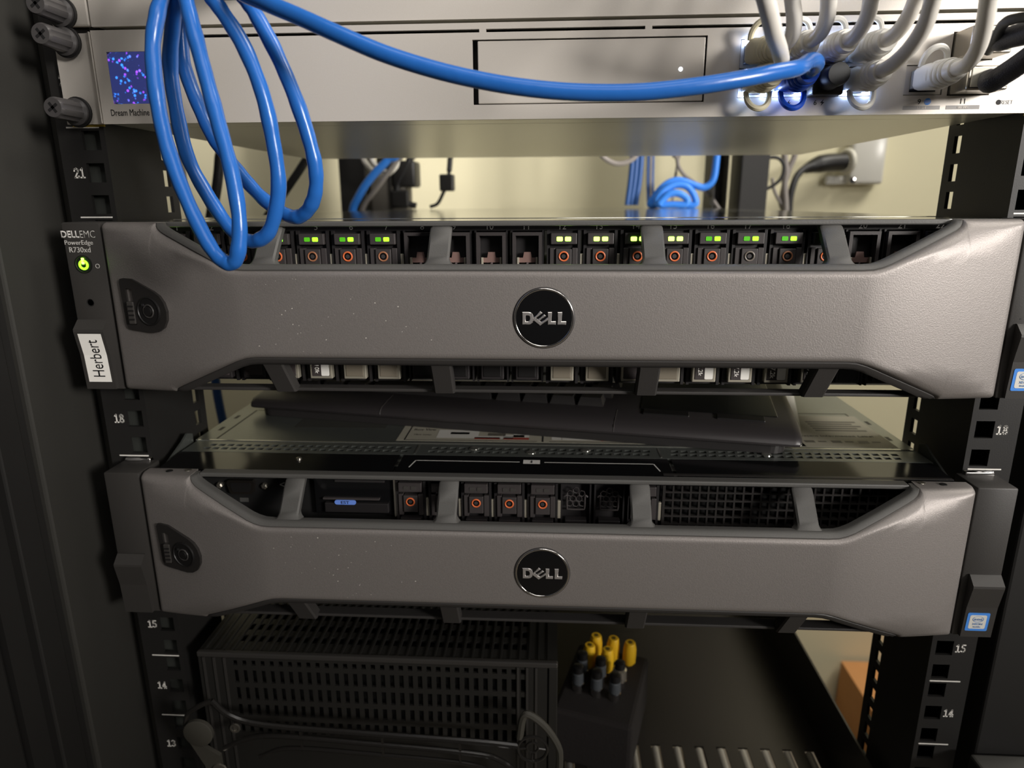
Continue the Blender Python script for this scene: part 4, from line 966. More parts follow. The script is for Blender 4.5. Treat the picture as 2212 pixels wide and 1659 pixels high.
# right ear marks
bm = new()
for k in range(5): lathe(bm, (226.2 + 2.1 * k, -20.95, ZA + 40.4), (0, -1, 0), [(0, 0.5), (0.1, 0.45)], 12)
obj('ear_vent_dots', bm, SLOT, sa)['kind'] = 'stuff'
bm = new(); box(bm, 227.5, 239.0, -21.15, -20.9, ZA + 52.0, ZA + 70.0, 0.1); obj('ear_window', bm, GLOSSBLK, sa)
def cpu_sticker(server, z0):
    y = lambda z: lever_y(z) - 0.1
    bm = new(); loops_prism(bm, [[(x, z0 + z) for x, z in rrect(225.8, 237.2, 5.6, 16.8, 0.8)]], 0, 0, lambda x, z: y(z - z0) - 0.12, lambda x, z: y(z - z0) + 0.05); s = obj('processor_sticker', bm, STICKB, server)
    bm = new(); loops_prism(bm, [[(x, z0 + z) for x, z in rrect(227.2, 235.8, 7.0, 15.4, 0.9)]], 0, 0, lambda x, z: y(z - z0) - 0.2, lambda x, z: y(z - z0) - 0.1); obj('sticker_field', bm, STICKW, s)
    bm = new(); ring(bm, (0, 0, 0), (0, 1, 0), 1.7, 0.12, 32, 6)
    for v in bm.verts: v.co = Vector((231.5 + v.co.x * 1.6, y(13.0) - 0.22 + v.co.y, z0 + 13.0 + v.co.z))
    obj('sticker_oval', bm, mat('sticker_ink_blue', rgb(84, 132, 190), 0.5), s)
    yy = y(13.0) - 0.22
    text('sticker_lettering', 'intel', 1.5, (231.5, yy, z0 + 13.0), MATS['sticker_ink_blue'], s, w=3.9)
    text('sticker_lettering', 'XEON', 1.2, (231.5, y(10.0) - 0.22, z0 + 10.0), MATS['sticker_ink_blue'], s, w=5.2)
    text('sticker_lettering', 'inside', 0.9, (231.5, y(8.3) - 0.22, z0 + 8.3), MATS['sticker_ink_blue'], s, w=3.8)
cpu_sticker(sa, ZA)

# ---------------------------------------------------------------- lower server
ZC = zb(16)
sb = thing('rack_server', 'lower grey two-unit server with unlit drives and an EST tag behind its bezel', 'server', (0, 340, ZC), 'the two grey rack servers')
chassis(sb, ZC)
bezel(sb, ZC); ear(sb, ZC, -1); ear(sb, ZC, 1); cpu_sticker(sb, ZC)
ZT = ZC + 86.9
bm = new(); box(bm, -217.4, 217.4, 33.0, 686, ZC + 85.2, ZT, 0.3); lid = obj('lid', bm, LID, sb)
# perforated strip along the front of the top
xs = [-203 + 5.45 * k for k in range(75)]
gaps = (-76.0, 67.0)
hl = []
for k, x in enumerate(xs):
    if min(abs(x - g) for g in gaps) < 6.5: continue
    for j, y in enumerate((17.6, 23.4)):
        if abs(x + 8) < 6 and j == 0: continue
        xx = x + j * 1.2
        hl.append((round(xx - 1.9, 2), round(xx + 1.9, 2), y, y + 3.4))
bm = new(); perf(bm, -215.5, 217.0, 13.5, 32.4, ZT - 1.4, ZT - 0.1, hl, PXY); ps = obj('perforated_strip', bm, LID, sb)
bm = new(); box(bm, -216, 216.5, 13.5, 32.0, ZT - 4.2, ZT - 3.4); obj('strip_backing', bm, SLOT, ps)
bm = new(); box(bm, -216.5, 216.5, 32.2, 33.4, ZT - 0.6, ZT + 0.35, 0.15); obj('lid_fold', bm, STEEL, sb)
for x, y in ((-42, 25), (-8, 20), (24, 25), (128, 22)):
    bm = new(); lathe(bm, (x, y, ZT - 0.2), (0, 0, 1), [(0, 3.0), (0.5, 2.8), (0.8, 1.6), (0.5, 0)], 24); obj('rivet', bm, STEEL, sb, True)
for x in gaps:
    bm = new(); box(bm, x - 0.5, x + 0.5, 15.0, 30.0, ZT - 0.1, ZT + 0.08); obj('strip_seam', bm, STEEL, sb)
# sloped black fascia between top strip and bezel, with the frame print and 1
for (a, b) in ((-216, -84), (72, 216), (-82, 70)):
    bm = new()
    v = [bm.verts.new(p) for p in ((a, 13.3, ZT - 0.2), (b, 13.3, ZT - 0.2), (b, -11.5, ZT - 1.2), (a, -11.5, ZT - 1.2), (a, 13.3, ZT - 6), (b, 13.3, ZT - 6), (b, -11.5, ZT - 6), (a, -11.5, ZT - 6))]
    for q in ((0, 1, 2, 3), (4, 5, 6, 7), (0, 1, 5, 4), (2, 3, 7, 6), (0, 3, 7, 4), (1, 2, 6, 5)): bm.faces.new([v[i] for i in q])
    fas = obj('top_fascia', bm, GLOSSBLK, sb)
fz = lambda y: ZT - 0.2 - (13.3 - y) / 24.8 + 0.06
def fline(x0, y0, x1, y1, w, m=PAINTG):
    bm = new(); d = Vector((x1 - x0, y1 - y0)).normalized(); n = Vector((-d.y, d.x)) * w / 2
    q = [(x0 + n.x, y0 + n.y), (x0 - n.x, y0 - n.y), (x1 - n.x, y1 - n.y), (x1 + n.x, y1 + n.y)]
    bm.faces.new([bm.verts.new((x, y, fz(y))) for x, y in q]); return obj('frame_print', bm, m, fas)
fline(-73, 5.5, -14, 5.5, 0.8); fline(0, 5.5, 61, 5.5, 0.8); fline(-73.4, 5.5, -75.5, -4.0, 0.7); fline(61.2, 5.5, 63.4, -4.0, 0.7)
bm = new(); bm.faces.new([bm.verts.new((x, y, fz(y))) for x, y in ((-12, 3.2), (-2.5, 3.2), (-2.5, 8.6), (-12, 8.6))]); obj('slot_plate', bm, PAINTG, fas)
text('slot_number', '1', 3.4, (-7.2, 5.9, fz(5.9) + 0.06), INK, fas, flat=True, bold=0.03)
bm = new(); lathe(bm, (-141, 4, ZT - 0.6), (0, 0, 1), [(0, 1.6), (1.2, 1.5), (1.6, 0)], 16); obj('fascia_screw', bm, NICKEL, sb, True)
# service labels on the lid
bm = new(); box(bm, -92, 156, 37.0, 120, ZT + 0.02, ZT + 0.12); l1 = obj('service_label', bm, LABELG, sb); l1['label'] = 'printed service diagram label'
def flat(x0, x1, y0, y1, m, par, name, up=0.14):
    bm = new(); box(bm, x0, x1, y0, y1, ZT + up, ZT + up + 0.03); return obj(name, bm, m, par)
flat(-87, -5, 38.2, 38.9, INK, l1, 'label_line'); flat(2.5, 150, 38.2, 38.9, INK, l1, 'label_line'); flat(-2.0, -1.0, 38, 60, INK, l1, 'label_line'); flat(-87.4, -86.6, 38, 80, INK, l1, 'label_line')
for (a, b, c, d, m) in ((-68, -42, 43, 58, LABELW), (-42, -20, 43, 47, LABELW), (-36, -25, 48, 53, LABELK), (-60, -48, 50, 54, LABELK), (-20, -13, 46, 56, LABELW), (-44, -28, 41.5, 45, LABELR), (-26, -10, 41.5, 45, LABELR), (-26, -10, 46, 50, LABELW), (4, 10, 42, 47, LABELW), (10.6, 32, 42, 47, LABELW), (34, 58, 41, 46, LABELR)):
    flat(a, b, c, d, m, l1, 'label_block')
text('label_print', 'Rear View', 3.4, (-77, 58, ZT + 0.16), LABELK, l1, flat=True, w=14)
text('label_print', 'Hot swap', 2.6, (-77, 48, ZT + 0.16), LABELK, l1, flat=True, w=11)
bm = new(); box(bm, 150, 209, 36.5, 98, ZT + 0.02, ZT + 0.12); l2 = obj('service_label', bm, LABELG, sb); l2['label'] = 'printed regulatory label'
for k in range(3):
    flat(158 + 16 * k, 164 + 16 * k, 44, 48, LABELK, l2, 'label_block'); flat(166 + 16 * k, 171 + 16 * k, 45, 47, LABELK, l2, 'label_block')
text('label_print', 'System Information Label', 3.2, (180, 56, ZT + 0.16), LABELK, l2, flat=True, w=46)
for k in range(5): flat(172, 204 - k % 2 * 4, 66 + 4.4 * k, 68.4 + 4.4 * k, LABELK, l2, 'label_line')
flat(205, 206, 36, 104, INK, sb, 'lid_groove', 0.02); flat(158, 206, 103, 104.2, INK, sb, 'lid_groove', 0.02); flat(-205.5, -204.3, 36, 96, INK, sb, 'lid_groove', 0.02); flat(-204, -120, 95.6, 96.6, INK, sb, 'lid_groove', 0.02)
for (x, y) in ((-211, 55), (-212, 80), (211, 53), (212, 84)):
    flat(x - 1.2, x + 1.2, y - 3.5, y + 3.5, INK, sb, 'side_slot', 0.02)
flat(-165, -104, 60, 80, mat('lid_vent_dark', rgb(52, 52, 48), 0.6), sb, 'lid_vent', 0.02)
# folded rail hooks and shiny latch pins at both sides
for s in (-1, 1):
    bm = new(); a = 218.0 * s; b = 219.2 * s
    pts = [(32, ZT - 6), (32, ZT + 4.5), (26, ZT + 6.5), (20, ZT + 3.5), (2, ZT - 3.0), (0, ZT - 6)]
    va = [bm.verts.new((a, y, z)) for y, z in pts]; vb = [bm.verts.new((b, y, z)) for y, z in pts]
    bm.faces.new(va); bm.faces.new(vb[::-1])
    for i in range(len(pts)): bm.faces.new((va[i], vb[i], vb[(i + 1) % 6], va[(i + 1) % 6]))
    obj('rail_hook', bm, LID, sb)
    bm = new(); lathe(bm, (224.5 * s, -2.4, ZT + 0.2), (s, 0, 0), [(0, 1.6), (0.4, 1.9), (14.5, 1.9), (15.0, 1.5)], 18); obj('latch_pin', bm, CHROME, sb, True)
    for x, y in ((206.0, -17.0), (196.0, -15.5)):
        zz = ZC + 86.75
        bm = new(); lathe(bm, (x * s, y, zz), (0, 0, 1), [(0, 1.9), (0.25, 1.7), (0.1, 0)], 18); obj('bezel_screw', bm, BLK if x > 200 else NICKEL, sb, True)
# front of the lower server behind the bezel
bm = new(); box(bm, -216, -82.5, -7.0, 1.5, ZC + 4, ZC + 84); fp = obj('control_panel', bm, BLKM, sb)
bm = new(); loops_prism(bm, [[(x, ZC + z) for x, z in [(-177.5, 78.6), (-163.5, 78.6), (-162.4, 77.2), (-163.6, 71.4), (-164.8, 70.4), (-176.2, 70.4), (-177.4, 71.4), (-178.6, 77.2)]]], -9.6, -7.0); vg = obj('video_port', bm, mat('video_port_shell', rgb(44, 41, 38), 0.3, 0.6), fp)
bm = new(); ring(bm, (0, 0, 0), (0, 1, 0), 1.0, 0.1, 4, 4); bm.free()
bm = new(); loops_prism(bm, [[(x, ZC + z) for x, z in [(-176.0, 77.2), (-165.0, 77.2), (-164.4, 76.2), (-165.2, 72.4), (-166.0, 71.8), (-175.0, 71.8), (-175.8, 72.4), (-176.6, 76.2)]]], -9.8, -9.55); obj('video_port_face', bm, BLK, vg)
for x in (-183.5, -157.5):
    bm = new(); lathe(bm, (x, -7.0, ZC + 74.8), (0, -1, 0), [(0, 1.9), (1.6, 1.9), (2.2, 1.2), (2.2, 0)], 6); obj('video_screw', bm, NICKEL, fp)
bm = new(); box(bm, -173, -168, -7.2, -7.0, ZC + 64.5, ZC + 67.0); obj('video_mark', bm, mat('faint_print', rgb(70, 70, 68), 0.6), fp)
text('usb_mark', '<', 3.0, (-147.5, -7.02, ZC + 75.5), PAINTG, fp)
bm = new(); box(bm, -128.0, -83.2, -10.5, -7.0, ZC + 60, ZC + 83.9, 0.3); lc = obj('information_panel', bm, GLOSSBLK, sb)
text('panel_lettering', 'PowerEdge R730', 3.4, (-104.5, -10.55, ZC + 82.6), PAINTG, lc, w=31)
bm = new(); box(bm, -116, -88, -11.2, -10.4, ZC + 79.4, ZC + 81.2, 0.2); obj('panel_ledge', bm, TRIMD, lc)
bm = new(); box(bm, -123, -91, -12.6, -10.4, ZC + 69.3, ZC + 70.4, 0.3); obj('tag_slot', bm, CARR, lc)
bm = new(); box(bm, -122, -86, -13.0, -10.4, ZC + 62.0, ZC + 67.6, 0.4); obj('lower_door', bm, CARRD, lc)
bm = new(); loops_prism(bm, [[(x, ZC + z) for x, z in rrect(-116.0, -104.0, 67.0, 69.7, 1.3)]], -13.6, -13.1); tg = obj('pull_tag', bm, TABB, sb); tg['label'] = 'small blue pull tag printed EST'
text('tag_lettering', 'EST', 1.7, (-110.0, -13.62, ZC + 68.35), INK, tg, w=4.6)
bm = new(); box(bm, -82.8, -82.0, -12.5, 0, ZC + 60, ZC + 84); obj('bay_divider', bm, NICKEL, sb)
for k in range(8):
    x = -73.5 + 18.2 * k
    if k in (5, 6):
        c = inst('drive_blank', CM['blank_back'], sb, (x, 0, ZC))
        bm = new()
        for (hx, hz) in ((-3.2, 74.5), (0, 76.4), (3.2, 74.5), (-1.7, 71.5), (1.7, 71.5), (-3.4, 68.6), (0, 68.4), (3.4, 68.6)): ring(bm, (x + hx, -9.4, ZC + hz), (0, 1, 0), 1.75, 0.3, 6, 5)
        obj('honeycomb_vent', bm, CARR, c)['kind'] = 'stuff'
        bm = new(); tube(bm, [(x - 6.4, -9.6, ZC + 72.6), (x - 5.0, -9.6, ZC + 73.2), (x - 4.8, -9.6, ZC + 66.2), (x - 3.6, -9.6, ZC + 65.2), (x + 3.6, -9.6, ZC + 65.2), (x + 4.8, -9.6, ZC + 66.2), (x + 5.0, -9.6, ZC + 73.2), (x + 6.4, -9.6, ZC + 72.6)], 0.5, 8, 4); obj('vent_frame', bm, CARR, c, True)
        inst('carrier_handle', CM['handle_k'], c, (x, 1.5, ZC))
    else:
        carrier(sb, x, ZC, ('led_off', 'led_off'), 'ring_o', 'handle_k', 'ins_k')
# square mesh vents on the right
hs = [(round(66 + 4.7 * i, 2), round(66 + 4.7 * i + 3.7, 2), ZC + 6 + 4.7 * j, ZC + 6 + 4.7 * j + 3.7) for i in range(31) for j in range(17)]
bm = new(); perf(bm, 64.5, 216, ZC + 4, ZC + 86, -9.0, -6.5, hs); vm = obj('vent_mesh', bm, mat('vent_black', rgb(40, 38, 37), 0.4), sb)
bm = new(); box(bm, 64.5, 216, -1.0, 1.5, ZC + 4, ZC + 84); obj('vent_backing', bm, BLKM, vm)

# ================================================================ keyboard lying on the lower server
def keyboard():
    ang = math.atan2(-60.0, 321.0)
    W, Dp = 357.0, 139.0
    o = thing('keyboard', 'black compact keyboard with a touchpad lying askew on the lower server', 'keyboard', (0, 0, 0))
    # local frame: x along the front edge from its left end, y to the back, z up
    base = Vector((-204.0, 85.7, ZT + 0.15))
    Rz = Matrix.Rotation(ang, 4, 'Z')
    o.location = base * S; o.rotation_euler = (0, 0, ang)
    WLOC[o] = Vector((0, 0, 0))          # children are drawn in local millimetres
    bm = new(); out = rrect(6, W - 8, 0, Dp - 8, 9, 6)
    loops_prism(bm, [out], 0, 0)
    for v in bm.verts: v.co = Vector((v.co.x, v.co.z, 0))
    vs_ = bm.verts[:]
    n = len(out)
    for i, v in enumerate(vs_): v.co.z = 0.2 if i < n else 6.5
    for i, v in enumerate(vs_):
        if i >= n:
            v.co.x += (v.co.x - W / 2) * 0.004
    obj('underside_tray', bm, mat('keyboard_tray', rgb(36, 34, 34), 0.5), o)
    bm = new(); prof = [(-3.0, 6.2), (-3.6, 7.6), (-3.0, 9.5), (0.0, 12.0), (9.0, 13.8), (20.0, 15.0), (Dp, 19.5), (Dp, 8.0), (Dp - 4, 6.2)]
    rows = []
    for x, k in ((0, 0.86), (1.5, 0.95), (4.5, 1.0), (W - 4.5, 1.0), (W - 1.5, 0.95), (W, 0.86)):
        row = []
        for y, z in prof:
            yy = Dp / 2 + (y - Dp / 2) * (1 if 0.99 < k else (0.985 if k > 0.9 else 0.95))
            row.append(bm.verts.new((x, yy, 6.2 + (z - 6.2) * k)))
        rows.append(row)
    for a, b in zip(rows, rows[1:]):
        m = len(a)
        for k in range(m): bm.faces.new((a[k], b[k], b[(k + 1) % m], a[(k + 1) % m]))
    bm.faces.new(rows[0]); bm.faces.new(rows[-1])
    obj('case', bm, KEYB, o, True)
    top = lambda y: 15.0 + (y - 20.0) * 4.5 / (Dp - 20.0)
    # keycap, shared mesh
    def cap(w, d):
        b = new(); h = 5.2; vs2 = []
        for z, f in ((0, 0.0), (h, 1.8)):
            vs2.append([b.verts.new(p) for p in ((-w / 2 + f, -d / 2 + f, z), (w / 2 - f, -d / 2 + f, z), (w / 2 - f, d / 2 - f * 0.6, z), (-w / 2 + f, d / 2 - f * 0.6, z))])
        b.faces.new(vs2[0]); b.faces.new(vs2[1])
        for i in range(4): b.faces.new((vs2[0][i], vs2[0][(i + 1) % 4], vs2[1][(i + 1) % 4], vs2[1][i]))
        return mesh_of(b, KEYC, 'keycap')
    k1, ks = cap(16.6, 15.8), cap(86.0, 15.8)
    for r in range(5):
        y = 30.5 + 18.6 * r
        xs = [14 + 18.2 * c + (r % 3) * 4.0 for c in range(13)]
        for c, x in enumerate(xs):
            if r == 0 and 4 <= c <= 8:
                if c == 6: inst('keycap', ks, o, (x, y, top(y) - 0.3))
                continue
            inst('keycap', k1, o, (x, y, top(y) - 0.3))
    bm = new(); box(bm, 264, 346, 24, 104, -1.0, 0.35, 0.3)
    for v in bm.verts: v.co.z += top(v.co.y)
    obj('touchpad', bm, GLOSSBLK, o)
    for a in (266, 310):
        bm = new(); box(bm, a, a + 28, 14.5, 22.5, -1.5, 0.9, 0.5)
        for v in bm.verts: v.co.z += 14.4 + (v.co.y - 14.5) * 0.08
        obj('touchpad_button', bm, BLK, o)
    for x in (98.0, 250.0):
        bm = new(); tube(bm, [(x, -3.55, 7.6), (x, -3.0, 9.4), (x, 0, 11.9), (x, 9, 13.7), (x, 19, 14.85)], 0.22, 6, 4); obj('case_seam', bm, mat('seam_grey', rgb(60, 57, 56), 0.5), o)
keyboard()
# white sheet peeking out behind the keyboard's right end
bm = new(); v = [bm.verts.new(p) for p in ((160.5, 60.0, ZT + 0.2), (164.5, 72.0, ZT + 0.2), (187.0, 152.0, ZT + 0.2), (120.0, 164.0, ZT + 0.2), (112.0, 70.0, ZT + 0.2))]
bm.faces.new(v); ex = bmesh.ops.extrude_face_region(bm, geom=bm.faces[:])
for g_ in ex['geom']:
    if isinstance(g_, bmesh.types.BMVert): g_.co.z += 0.12
PAPER_SHEET = bm

# ================================================================ shelf and what stands on it
ZS = -51.0
sh = thing('vented_shelf', 'black vented metal shelf at the bottom of the picture', 'shelf', (0, 200, ZS))
bm = new(); hs = []
for k in range(26):
    x = 20.5 + 16.9 * (k - 12)
    hs.append((x - 3.6, x + 3.6, 8.0, 95.0))
perf(bm, -217, 217, -6, 430, ZS - 1.5, ZS, hs, PXY); obj('shelf_plate', bm, SHELFM, sh)
for k in range(26):
    x = 20.5 + 16.9 * (k - 12)
    bm = new(); tube(bm, [(x, 9, ZS - 3.6), (x, 94, ZS - 3.6)], 3.4, 10, 1); obj('slot_gutter', bm, mat('slot_edge', rgb(150, 146, 138), 0.45, 0.3), sh, True)
for s in (-1, 1):
    bm = new(); box(bm, *sorted((217.0 * s, 218.5 * s)), 0, 430, ZS - 1.5, -1.0); obj('shelf_side', bm, SHELFM, sh)
bm = new(); box(bm, -217, 217, 428, 430, ZS, -1.0); obj('shelf_back', bm, SHELFM, sh)

vb = thing('power_supply_box', 'black perforated metal box with ribbed vents on the left of the shelf', 'box', (-102, 70, ZS))
VX0, VX1, VY, VT = -213.0, 9.0, -4.0, 95.0
cols = [-190.0 + 5.75 * k for k in range(32)]
hs = []
for x in cols:
    for (a, b) in ((86.5, 90.0), (74.0, 83.0), (61.5, 70.5), (50.0, 58.0), (37, 46)):
        hs.append((round(x - 1.5, 2), round(x + 1.5, 2), a, b))
bm = new(); perf(bm, VX0, VX1 - 6.0, ZS, VT - 1.0, VY, VY + 1.6, hs); obj('front_grille', bm, VBOX, vb)
ht = []
for k, x in enumerate(cols):
    for y in (8, 20, 32, 44, 56, 68, 80):
        ht.append((round(x - 1.6, 2), round(x + 1.6, 2), y, y + 6.5))
bm = new(); perf(bm, VX0, VX1, VY, 150.0, VT - 1.6, VT, ht, PXY); obj('top_cover', bm, VBOX, vb)
bm = new(); box(bm, 0, 1.1, VY - 0.5, 148, VT, VT + 0.7); rib_mesh = mesh_of(bm, VBOX, 'cover_rib')
for k in range(40):
    x = VX0 + 3.0 + 5.75 * k
    if x > VX1 - 4: break
    inst('cover_rib', rib_mesh, vb, (x, 0, 0))
bm = new(); box(bm, VX0, VX1, VY - 1.4, VY + 2, VT - 2.6, VT + 1.0, 0.8); obj('front_edge', bm, mat('vented_edge', rgb(62, 60, 58), 0.4, 0.3), vb)
bm = new(); box(bm, VX0 + 0.5, VX1 - 0.5, VY + 8, 150, ZS, VT - 6); obj('inner_body', bm, BLKM, vb)
bm = new(); box(bm, VX1 - 5.4, VX1, VY - 1.0, 150, ZS, VT - 2.8, 0.5); obj('side_panel', bm, VBOX, vb)
for x in (-210, -203.5, -197, -4.5, -10.0, -15.5):
    bm = new(); box(bm, x, x + 1.3, VY - 0.9, VY + 0.4, ZS, VT - 3); obj('front_rib', bm, MATS['vented_edge'], vb)
bm = new(); lathe(bm, (-195, VY - 0.2, 40), (0, -1, 0), [(0, 3.4), (0.8, 3.2), (0.8, 2.0), (0.2, 1.8), (0.2, 0)], 20); obj('cover_screw', bm, NICKEL, vb, True)

# smoky clear plastic bracket standing in front of the box
cb = thing('plastic_bracket', 'smoky clear plastic frame with a round disc and spoked hub at the bottom left', 'bracket', (-100, -25, ZS))
bm = new(); tube(bm, [(-196, -24, 77), (-186, -25, 68), (-165, -26, 63), (-110, -26, 60), (-40, -26, 57), (-14, -26, 55)], 1.8, 8, 6); obj('top_rail', bm, SMOKE, cb, True)
bm = new(); tube(bm, [(-192, -25, 44), (-176, -25, 52), (-155, -26, 55.5), (-100, -26, 52.5), (-40, -26, 48.5), (-24, -26, 44), (-14, -26, 34), (-8, -26, 18)], 1.6, 8, 6); obj('lower_rail', bm, SMOKE, cb, True)
bm = new(); tube(bm, [(-170, -26, 40), (-150, -26, 47), (-100, -26, 45), (-44, -26, 41), (-30, -26, 34), (-22, -26, 18)], 1.3, 8, 6); obj('inner_rail', bm, SMOKE, cb, True)
for x, z0_, z1_ in ((-143, 46, 62), (-94, 44, 59), (-48, 42, 57)):
    bm = new(); box(bm, x - 0.7, x + 0.7, -27, -25.4, z0_, z1_); obj('web', bm, SMOKE, cb)
bm = new(); lathe(bm, (-205, -26, 56.5), (0, -1, 0), [(0, 8.9), (2.2, 8.9), (2.6, 8.3), (2.6, 0)], 32); obj('disc', bm, mat('frosted_plastic', rgb(62, 60, 54), 0.5), cb, True)
bm = new(); tube(bm, [(-214, -25, 60), (-211, -25, 68), (-203, -25, 74), (-196, -24, 77)], 1.6, 8, 6); obj('left_hook', bm, SMOKE, cb, True)
bm = new(); loops_prism(bm, [[(-214, 54), (-200, 44), (-194, 40), (-193, -51), (-203, -51), (-204, 32)]], -27, -24.5); obj('left_arm', bm, MATS['frosted_plastic'], cb)
bm = new(); lathe(bm, (-195, -27, 30), (0, -1, 0), [(0, 4.6), (1.0, 4.4), (1.0, 2.2), (0.3, 2.0), (0.3, 0)], 20); obj('arm_screw', bm, NICKEL, cb, True)
bm = new(); ring(bm, (-5.5, -26, 53.3), (0, 1, 0), 8.6, 1.0, 32, 8); obj('hub_rim', bm, SMOKE, cb, True)
bm = new(); ring(bm, (-5.5, -26, 54.5), (0, 1, 0), 3.4, 0.7, 24, 8); obj('hub_core', bm, SMOKE, cb, True)
for a in (90, 182, -2, 268):
    bm = new(); d = Vector((math.cos(math.radians(a)), 0, math.sin(math.radians(a))))
    tube(bm, [tuple(Vector((-5.5, -26, 54)) + d * 3.6), tuple(Vector((-5.5, -26, 53.5)) + d * 8.4)], 0.7, 6, 1); obj('hub_spoke', bm, SMOKE, cb, True)
bm = new(); tube(bm, [(-13, -25, 60), (-11, -25, 74), (-7, -25, 76), (2, -25, 68), (9, -25, 56), (10.5, -25, 46), (9.5, -25, 20), (8, -25, -49)], 2.2, 8, 6); obj('right_arm', bm, MATS['frosted_plastic'], cb, True)
bm = new(); box(bm, -14, 10, -27, -24, -51, -44, 0.6); obj('foot', bm, SMOKE, cb)

# dark foam block with connectors
fa = math.radians(-16)
fo = thing('foam_block', 'dark foam holder block on the shelf beside the vented box', 'holder', (47, 108, ZS))
bm = new(); box(bm, -30, 30, -42, 42, 0, 46, 3.0)
for v in bm.verts:
    c, s_ = math.cos(fa), math.sin(fa); x, y = v.co.x, v.co.y
    v.co = Vector((47 + x * c - y * s_, 108 + x * s_ + y * c, ZS + v.co.z))
obj('foam_body', bm, FOAM, fo)
def cap_thing(x, y, lab):
    t = thing('yellow_cap', lab, 'cap', (x, y, ZS + 46), 'yellow caps standing in the foam block')
    bm = new(); lathe(bm, (x, y, ZS + 44), (0.02, -0.05, 1), [(0, 3.4), (2, 3.6), (5, 5.5), (16, 5.5), (22, 4.3), (23, 3.8)], 10); obj('body', bm, YELLOW, t, True)
    bm = new(); lathe(bm, (x + 0.5, y - 1.2, ZS + 67), (0.02, -0.05, 1), [(-0.4, 1.8), (0.35, 1.7)], 12); obj('tip', bm, mat('cap_tip_brown', rgb(96, 76, 22), 0.6), t)
for (x, y, w) in ((42.5, 139, 'rearmost left'), (56.5, 136, 'rearmost middle'), (69.5, 131, 'rearmost right'), (36.5, 126, 'front left'), (50.5, 121.5, 'front right')):
    cap_thing(x, y, 'yellow plastic cap in the foam block, %s of the five' % w)
def conn_thing(x, y, lab, big=False):
    t = thing('barrel_connector', lab, 'connector', (x, y, ZS + 46), 'barrel connectors standing in the foam block')
    k = 1.6 if big else 1.3
    bm = new(); lathe(bm, (x, y, ZS + 44), (0, 0, 1), [(0, 2.4 * k), (4, 2.4 * k), (4.4, 3.6 * k), (9, 3.6 * k), (9.4, 2.8 * k)], 16); obj('metal_collar', bm, CHROME, t, True)
    bm = new(); lathe(bm, (x, y, ZS + 53), (0, 0, 1), [(0, 2.9 * k), (1, 3.6 * k), (9, 3.4 * k), (10, 2.6 * k)], 16); obj('grip', bm, BULB if not big else NICKEL, t, True)
    bm = new(); lathe(bm, (x, y, ZS + 62.5), (0, 0, 1), [(0, 3.4), (0.6, 4.2), (5.4, 4.0), (6, 3.0)], 16); obj('dark_tip', bm, BLK, t, True)
for (x, y, w, b) in ((30.5, 113, 'back left', False), (44.5, 107, 'back middle', False), (59, 103, 'bright back right', True), (26.5, 97, 'front left', False), (40.5, 92, 'front middle', False), (54.0, 88, 'front right', False)):
    conn_thing(x, y, 'small metal barrel connector in the foam block, %s of the six' % w, b)

# cardboard box on the floor behind the right rail
t = thing('cardboard_box', 'brown cardboard box on the floor seen behind the right rail', 'box', (700, 690, -640))
bx0, bx1, by0, by1, bz1 = 583.0, 860.0, 540.0, 840.0, -518.0
bm = new(); box(bm, bx0, bx1, by0, by1, -640, bz1 - 1.5, 1.0); obj('carton', bm, CARD, t)
bm = new(); box(bm, bx0, bx1, by0, (by0 + by1) / 2 - 1, bz1 - 1.4, bz1, 0.4); obj('flap', bm, CARD, t)
bm = new(); box(bm, bx0, bx1, (by0 + by1) / 2 + 1, by1, bz1 - 1.4, bz1, 0.4); obj('flap', bm, CARD, t)

# ================================================================ wall outlet and plug
t = thing('wall_outlet', 'clear covered power outlet on the back wall at the upper right', 'outlet', (510, 849, 388))
bm = new(); box(bm, 484, 538, 826, 850, 388, 470, 5.0, 3); obj('cover', bm, OUTLET, t, True)
bm = new(); box(bm, 452, 486, 838, 850, 388, 402, 2.0); obj('lower_flange', bm, OUTLET, t, True)
bm = new(); box(bm, 497, 534, 836, 849, 392, 466, 1.0); obj('face_plate', bm, OUTLETW, t)
bm = new(); lathe(bm, (488, 825, 394), (0, -1, 0), [(0, 5.5), (2, 5.0), (3, 0)], 18); obj('cover_screw', bm, CHROME, t, True)
for z in (408, 436):
    bm = new(); lathe(bm, (508, 836, z), (0, -1, 0), [(0, 2.2), (0.6, 2.0)], 14); obj('socket_hole', bm, SLOT, t)
t = thing('power_plug', 'black power plug with a pale ring pushed into the covered outlet', 'plug', (440, 815, 415))
bm = new(); tube(bm, [(403, 800, 411), (420, 806, 417), (440, 812, 421), (470, 822, 423)], lambda u: 7 + 6.5 * min(1, u * 2.2), 16, 6); obj('plug_body', bm, BLK, t, True)
bm = new(); ring(bm, (476, 824, 423.5), (0.93, 0.3, 0.06), 16, 4.5, 28, 10); obj('pale_ring', bm, OUTLETW, t, True)
bm = new(); tube(bm, PATHS['rplugcord'] + [(404, 800, 411)], 5.2, 12, 6); obj('cord', bm, BLACKC, t, True)

